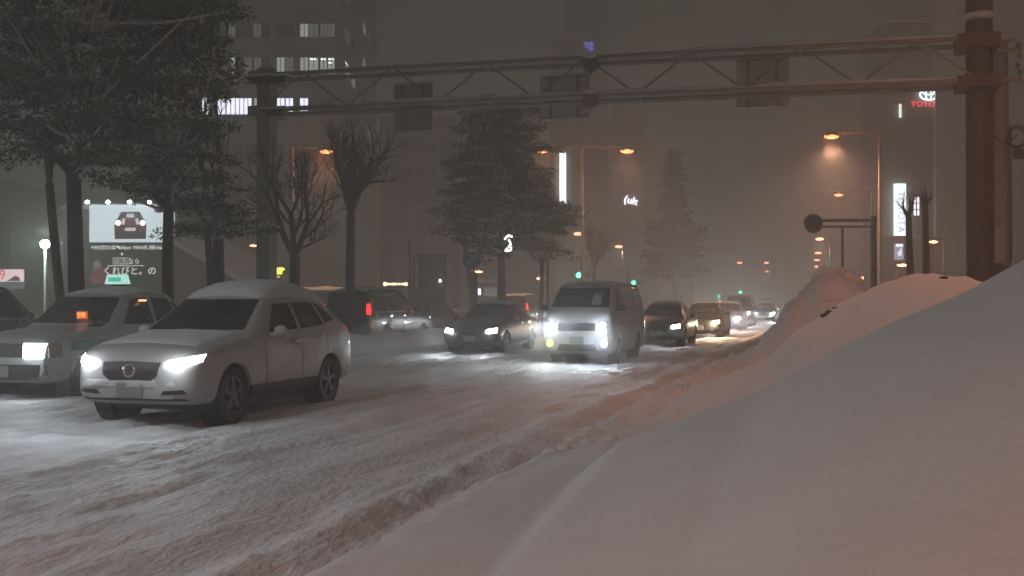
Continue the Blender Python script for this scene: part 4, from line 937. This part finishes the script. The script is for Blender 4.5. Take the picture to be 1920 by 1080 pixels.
tl('MINI宮の森', 194, 465, .34); tl('↰4km', 231, 465, .40); tl('MINI札幌', 269, 465, .36); tl('↑6km', 299, 465, .40)
tb = MB().box((211 - 246) * s, (243 - 246) * s, -.03, -.003, (532 - 496) * s, (532 - 483) * s).build('character_box', emat('box_white', (.6, .62, .60), .75), sb)
text_mesh('家族葬', .44, mat('print_ink', (.03, .03, .03)), sb, ((227 - 246) * s, -.04, (532 - 490) * s), name='lettering')
tl('なら', 251, 491, .42); tl('くれびと。の', 243, 509, .62)
MB().box((202 - 246) * s, (270 - 246) * s, -.02, -.003, (532 - 499) * s, (532 - 498) * s).build('rule_line', wtxt, sb)
MB().box((227 - 246) * s, (230 - 246) * s, -.02, -.003, (532 - 479) * s, (532 - 474) * s).build('small_mark', wtxt, sb)
flat([((a - 246) * s, (532 - b) * s) for a, b in ((172, 532), (212, 532), (208, 508), (196, 500), (186, 498), (176, 506), (169, 516))], -.02, 'red_print_shape', emat('print_red2', (.42, .12, .12), .35), sb)
flat([((a - 246) * s, (532 - b) * s) for a, b in ((176, 505), (187, 503), (190, 494), (184, 488), (177, 490), (174, 497))], -.025, 'pale_print_shape', emat('print_pale', (.4, .38, .36), .35), sb)
# shed with a long snow-covered roof slope
D = 68; s = D / 2050; xa, ya = PX(326, D)
sh = thing('shed_building', 'low building with long snow-covered sloping roof right of the billboard', 'building', (xa, ya, 0), TH)
z1, z2 = PZ(456, D), PZ(548, D); w_ = 160 * s
MB().add([(0, 0, -.1), (w_, 0, -.1), (w_, 0, z2), (0, 0, z1), (0, 9, -.1), (w_, 9, -.1), (w_, 9, z2), (0, 9, z1)], [(0, 1, 2, 3), (5, 4, 7, 6), (1, 5, 6, 2), (4, 0, 3, 7)]).build('wall', concg, sh)
MB().add([(-.2, -.3, z1 + .02), (w_ + .2, -.3, z2 - .1), (w_ + .2, 9, z2 + .9), (-.2, 9, z1 + 1.1), (-.2, -.3, z1 + .35), (w_ + .2, -.3, z2 + .25), (w_ + .2, 9, z2 + 1.2), (-.2, 9, z1 + 1.4)],
    [(0, 3, 2, 1), (4, 5, 6, 7), (0, 1, 5, 4), (1, 2, 6, 5), (2, 3, 7, 6), (3, 0, 4, 7)]).build('roof', snow, sh)
# small shop sign at left edge
D = 85; x, y = PX(18, D); s = D / 2050
t = thing('shop_sign', 'glowing white and red shop sign at the left edge', 'sign', (x, y, PZ(528, D)), TH)
MB().box(-24 * s, 24 * s, 0, .3, 0, 23 * s).build('panel', emat('panel_pink', (.85, .62, .66), 1.6), t)
MB().box(-24 * s, 27 * s, .02, .25, -14 * s, -.01).build('lower_panel', emat('panel_grey', (.40, .46, .50), .28), t)
text_mesh('9', 1.1, emat('shop_red', (.9, .08, .08), 1.0), t, (-14 * s, -.02, 12 * s), name='lettering')
flat([(-5 * s, 1 * s), (20 * s, 1 * s), (18 * s, 8 * s), (10 * s, 12 * s), (4 * s, 7 * s)], -.02, 'dark_print_shape', emat('print_greyred', (.3, .2, .22), .35), t)
for q in (-20, 20): MB().tube((q * s, .15, -14 * s), (q * s, .15, -PZ(528, D)), .08).build('post', steel, t)
b9, w = building('low_building', 'pale flat building at the far left edge behind the globe lamp', -150, 20, 95, PZ(338, 95), 14, conc)
# yellow sign
x, y = PX(523, 62); s = 62 / 2050
t = thing('parking_sign', 'small glowing yellow sign right of the left gantry post', 'sign', (x, y, 0), TH)
MB().tube((0, .1, 0), (0, .1, PZ(524, 62)), .05).build('pole', steel, t)
yp = MB().add([(a * s, b_y, PZ(512, 62) + c * s) for b_y in (-.05, .05) for a, c in ((-7, -2), (4, -2), (4, 3), (9, 7), (9, 9), (4, 11), (-7, 11))],
    [(0, 1, 2, 3, 4, 5, 6), (13, 12, 11, 10, 9, 8, 7)] + [(i, 7 + i, 7 + (i + 1) % 7, (i + 1) % 7) for i in range(7)]).build('sign_panel', emat('yellow_panel', (.85, .95, .08), 2.0), t)
ellipse(-1 * s, PZ(507, 62), 3 * s, 4 * s, .03, emat('yellow_mark', (.9, .95, .9), .9), t, 'sign_mark')
t.children[-1].location = (0, .27, 0)
MB().box(-7 * s, 5 * s, -.05, .05, PZ(524, 62), PZ(515, 62)).build('lower_panel', trim, t)
for a in (-4.5, -2, .5): MB().box(a * s, (a + 1.6) * s, -.065, -.052, PZ(521, 62), PZ(517, 62)).build('small_mark', emat('yellow_small', (.9, .95, .3), 1.0), t)
# lit low shop windows and lights behind the cars
x, y = PX(746, 74); s = 74 / 2050
t = thing('light_bar', 'low row of warm yellow lights above the dark wagon roof', 'lights', (x, y, PZ(536, 74)), TH)
MB().box(-26 * s, 22 * s, 0, .3, -.1, .0).build('beam', trim, t)
random.seed(5)
for a in (-24, -18, -14, -9, -4, 2, 8, 12, 16):
    MB().ball((a * s, -.05, .12), .09 if a not in (-24,) else .12, (1.2, .8, random.uniform(.8, 1.6)), 5).build('lamp_bulb', emat('warm_bulb', (1, .92, .62), 2.2), t)
for a in (-22, 20): MB().tube((a * s, .15, -.1), (a * s, .15, -PZ(536, 74)), .06).build('post', steel, t)
b10, w = building('kiosk_building', 'low hut with four-paned lit window beside the arrow sign post', 886, 936, 72, PZ(530, 72), 5, conc)
window(b10, 3.0 * 72 / 2050, PZ(553, 72), 13 * 72 / 2050, 12 * 72 / 2050, win_lit, mull=1)
window(b10, 20 * 72 / 2050, PZ(556, 72), 26 * 72 / 2050, 18 * 72 / 2050, win_dim, mull=0)
# wheel loader
x, y = PX(805, 52); s = 52 / 2050
t = thing('wheel_loader', 'dark snow-clearing wheel loader with tall boxy cab behind the wagon', 'loader', (x, y, 0), TH)
zc0, zc1 = PZ(545, 52), PZ(482, 52); mach = mat('machine_paint', (.035, .038, .03), .5)
for a in (-18, -4, 12, 30): MB().box(a * s, (a + 2.5) * s, -.6, -.52, zc0, zc1).build('cab_pillar', mach, t)
MB().box(-20 * s, 34 * s, -.65, .9, zc1, zc1 + .12).build('cab_roof', mach, t)
MB().box(-18 * s, 32 * s, -.60, .8, zc0 - .5, zc0 + .1).build('cab_base', mach, t)
MB().box(-17 * s, 31 * s, -.54, -.525, zc0 + .1, zc1).build('cab_glass', mat('cab_glass', (.12, .12, .11), .3), t)
MB().add([(-30 * s, -.5, .7), (36 * s, -.5, .7), (30 * s, -.5, 1.7), (4 * s, -.5, 2.7), (-28 * s, -.5, 1.9), (-30 * s, 1.4, .7), (36 * s, 1.4, .7), (30 * s, 1.4, 1.7), (4 * s, 1.4, 2.7), (-28 * s, 1.4, 1.9)],
    [(0, 1, 2, 3, 4), (9, 8, 7, 6, 5), (0, 5, 6, 1), (1, 6, 7, 2), (2, 7, 8, 3), (3, 8, 9, 4), (4, 9, 5, 0)]).build('body', mach, t)
for a in (-18, 24): MB().lathe([(-.25, .3), (-.25, .6), (-.2, .7), (.2, .7), (.25, .6), (.25, .3)], 'y', 20, (a * s, -.7, .7)).build('wheel', black, t, True)
for a in (-36, -28): MB().tube((a * s, -.3, 1.2), (a * s, -.3, PZ(478 if a == -28 else 452, 52)), .05).build('lift_arm', mach, t)
MB().ball((22 * s, -.7, PZ(527, 52)), .07, (1, 1, 1.2), 5).build('work_lamp', emat('work_lamp_white', (1, .97, .9), 3), t)
# ---------------------------------------------------------------- road signs
x, y = PX(885, 42); z = PZ(487, 42)
t = thing('arrow_sign', 'round blue sign with white down-left arrow on a post', 'road sign', (x, y, 0), TH)
MB().tube((.06, .05, 0), (.06, .05, z + .4), .05).build('post', steel, t, True)
MB().box(-.07, .21, -.02, .09, .8, z - .5).build('reflector_board', mat('board_brown', (.15, .09, .08), .5), t)
MB().lathe([(0, 0.0), (0, .36), (.03, .37), (.03, 0.0)], 'y', 28, (0, -.03, z)).build('disc', mat('sign_blue', (.05, .08, .15), .4), t, True)
flat([(-.20, z - .20), (-.02, z - .17), (-.07, z - .11), (.20, z + .12), (.13, z + .20), (-.12, z - .05), (-.17, z)], -.045, 'arrow', mat('arrow_white', (.3, .32, .34), .5), t)
MB().ball((0, 0, z + .35), .12, (1.6, .5, .5), 6).build('snow_cap', snowcap, t, True)
# round sign on a horizontal twin arm, right
D = 40; x, y = PX(1638, D); s = D / 2050
t = thing('arm_sign', 'round sign capped with snow on a long twin horizontal arm, right of centre', 'road sign', (x, y, 0), TH)
MB().tube((0, 0, 0), (0, 0, PZ(405, D)), .13, .11, 12).build('post', steel, t, True)
z1, z2 = PZ(414, D), PZ(425, D)
for z_ in (z1, z2): MB().tube((0, 0, z_), (-100 * s, 0, z_), .04, n=8).build('arm', steel, t, True)
MB().box(-98 * s, -2 * s, -.035, .035, z1 + .042, z1 + .085).build('arm_snow', snowcap, t)
MB().tube((-58 * s, 0, 0), (-58 * s, 0, z2), .05, n=8).build('support_post', steel, t, True)
c = (-113 * s, -.03, (z1 + z2) / 2)
MB().lathe([(0, 0.0), (0, .33), (.03, .345), (.06, .33), (.06, 0.0)], 'y', 28, c).build('disc', mat('disc_back', (.11, .10, .11), .5), t, True)
MB().lathe([(-.02, .30), (-.03, .33), (0, .35)], 'y', 28, c).build('disc_rim', mat('disc_rim_pale', (.3, .28, .28), .5), t, True)
cap = MB()
for i in range(9):
    a = math.radians(20 + i * 17.5); cap.ball((c[0] + .34 * math.cos(a), .02, c[2] + .34 * math.sin(a)), .055, (1, 1, .8), 5, .1)
cap.build('snow_cap', snowcap, t, True)
# distant overhead guide signs
def guide(pxa, pxb, ya, yb, d, pole_px, label):
    x, y = PX(pole_px, d); s = d / 2050
    t = thing('guide_sign', label, 'road sign', (x, y, 0), TH, 'distant overhead guide signs')
    a, b = (pxa - pole_px) * s, (pxb - pole_px) * s
    MB().tube((0, 0, 0), (0, 0, PZ(ya, d) + .2), .14, .1, 10).build('post', steel, t, True)
    MB().box(min(a, b), max(a, b), -.1, 0, PZ(yb, d), PZ(ya, d)).build('sign_panel', back, t)
    for yy in (ya, yb):
        MB().box(min(a, b, 0), max(a, b, 0), .002, .15, PZ(yy, d), PZ(yy, d) + .12).build('rail', steel, t)
        MB().box(min(a, b), max(a, b), -.12, .15, PZ(yy, d) + .122, PZ(yy, d) + .25).build('rail_snow', snowcap, t)
guide(1142, 1170, 502, 521, 105, 1178, 'small overhead sign frame just above the van roof')
guide(1306, 1378, 440, 478, 120, 1296, 'large overhead sign in the haze right of the conifer')
# traffic signals
def signal(px, py, d, pole_px, label, s_=1.0):
    x, y = PX(pole_px, d); s = d / 2050; z = PZ(py, d); a = (px - pole_px) * s
    t = thing('traffic_signal', label, 'traffic light', (x, y, 0), TH, 'green traffic lights down the road')
    MB().tube((0, 0, 0), (0, 0, z + .5), .1, .08, 10).build('post', steel, t, True)
    MB().tube((0, 0, z + .3), (a, 0, z + .3), .04).build('arm', steel, t)
    MB().box(a - .2, a + 1.05, -.1, .1, z - .22, z + .22).build('housing', trim, t)
    MB().ball((a, -.12, z), .24 if d > 90 else .2, (1, .4, 1), 6).build('green_lens', greenL, t)
    for k in (1, 2): MB().lathe([(0, 0.0), (0, .15), (.02, .16)], 'y', 14, (a + .42 * k, -.125, z)).build('unlit_lens', win_dark, t)
signal(1085, 516, 100, 1074, 'green light left of the centre lamp post foot')
signal(1240, 510, 120, 1262, 'green light in front of the conifer trunk')
signal(1188, 530, 130, 1176, 'pale green light just above the van roof')
signal(1388, 548, 200, 1382, 'green light over the distant headlights')
signal(1347, 556, 230, 1336, 'faintest green light low over the far cars')
# sign light in gaps of the evergreen, made up of small glowing balls
x, y = PX(955, 43.5); t = thing('sign_light_spots', 'small S-shaped cluster of white sign light showing through gaps in the central evergreen', 'lights', (x, y - .2, PZ(457, 43.5)), TH)
random.seed(9); s = 43.5 / 2050; prev = None; spot_link = MB()
for a, b in ((1, 15), (4, 14), (7, 13), (-3, 12), (-5, 9), (2, 6), (4, 2), (5, -2), (2, -6), (-2, -10), (-4, -13), (2, -13), (5, -12), (0, -14), (6, -8), (-1, 13)):
    p_ = (a * s, 0, b * s); MB().ball(p_, .045, (1, .6, 1), 4, .1).build('bulb', emat('sign_spot_white', (.95, .97, 1), 4), t)
    if prev: spot_link.tube(prev, p_, .006, n=4)
    prev = p_
spot_link.build('spot_link', trim, t)
# ---------------------------------------------------------------- snow clods on the right-hand mounds
random.seed(14); cl = MB()
def clod(x, y, r, m=None): cl.ball((x, y, float(bank_h(np.array([x]), np.array([y]))[0]) - r * .1), r, (1.25, 1, .8), 7, .05)
for i in range(46):
    y = random.uniform(23.5, 28.0); clod(random.gauss(.0, .4), y, random.uniform(.04, .26) * random.random() + .04)
for i in range(260):
    y = random.uniform(9.5, 60); clod(random.gauss(-2.55, .22), y, random.uniform(.02, .07) + .0008 * y)
cs = cl.build('snow_clods', snow, None, True); cs['kind'] = 'stuff'
cs['label'] = 'broken lumps of snow along the bank edge and mound top'
dc = MB(); random.seed(4)
for px, py, d in ((1662, 547, 14), (1630, 590, 13.5), (1605, 595, 13.5), (1567, 597, 13.5), (1555, 613, 13), (1550, 625, 12.8), (1545, 632, 12.8), (1770, 563, 12), (1571, 555, 25)):
    # pieces of grit on the mound flank
    x, y = PX(px, d); z = float(bank_h(np.array([x]), np.array([y]))[0]); dc.ball((x, y, z + .01), .035, (1.3, 1, .6), 4, .3)
o = dc.build('grit_lumps', mat('dirty_ice', (.10, .09, .085), .7), None, True); o['kind'] = 'stuff'; o['label'] = 'dark grit lumps stuck in the snow mound'

# ---------------------------------------------------------------- haze and blown snow
def volume(name, dens, col, aniso):
    m = bpy.data.materials.new(name); m.use_nodes = True; n = m.node_tree; n.nodes.clear()
    o = n.nodes.new('ShaderNodeOutputMaterial'); v = n.nodes.new('ShaderNodeVolumePrincipled'); n.links.new(v.outputs[0], o.inputs['Volume'])
    v.inputs['Density'].default_value = dens; v.inputs['Color'].default_value = (*col, 1); v.inputs['Anisotropy'].default_value = aniso
    return m
h = MB().box(-425, 305, -35, 765, -1.12, 58).build('haze', volume('haze_air', HAZE, (.97, .975, .96), .35)); h['kind'] = 'stuff'
mist = volume('blown_snow', .075, (.96, .97, 1.0), .45)
mt = MB()
for i, (px, d, z, rx, ry, rz_) in enumerate(((1015, 25.5, .45, 1.0, 1.0, .6), (1170, 26, .4, .9, 2.2, .55))):
    x, y = PX(px, d); q = MB().ball((x, y, z), 1, (rx, ry, rz_), 12, .04).build('snow_spray', mist, None, True)
    q['kind'] = 'stuff'; q['label'] = 'pale blown snow whipped up around the van and sedan'
for i, (px, d, z, rx, ry, rz_) in enumerate(((745, 30.5, .4, 1.3, 1.4, .75), (700, 28, .35, .8, 1.2, .6), (1390, 50, .5, 1.2, 4, .6))):
    x, y = PX(px, d); q = MB().ball((x, y, z), 1, (rx, ry, rz_), 12, .04).build('snow_spray', mist, None, True)
    q['kind'] = 'stuff'; q['label'] = 'pale blown snow hanging low over the road'
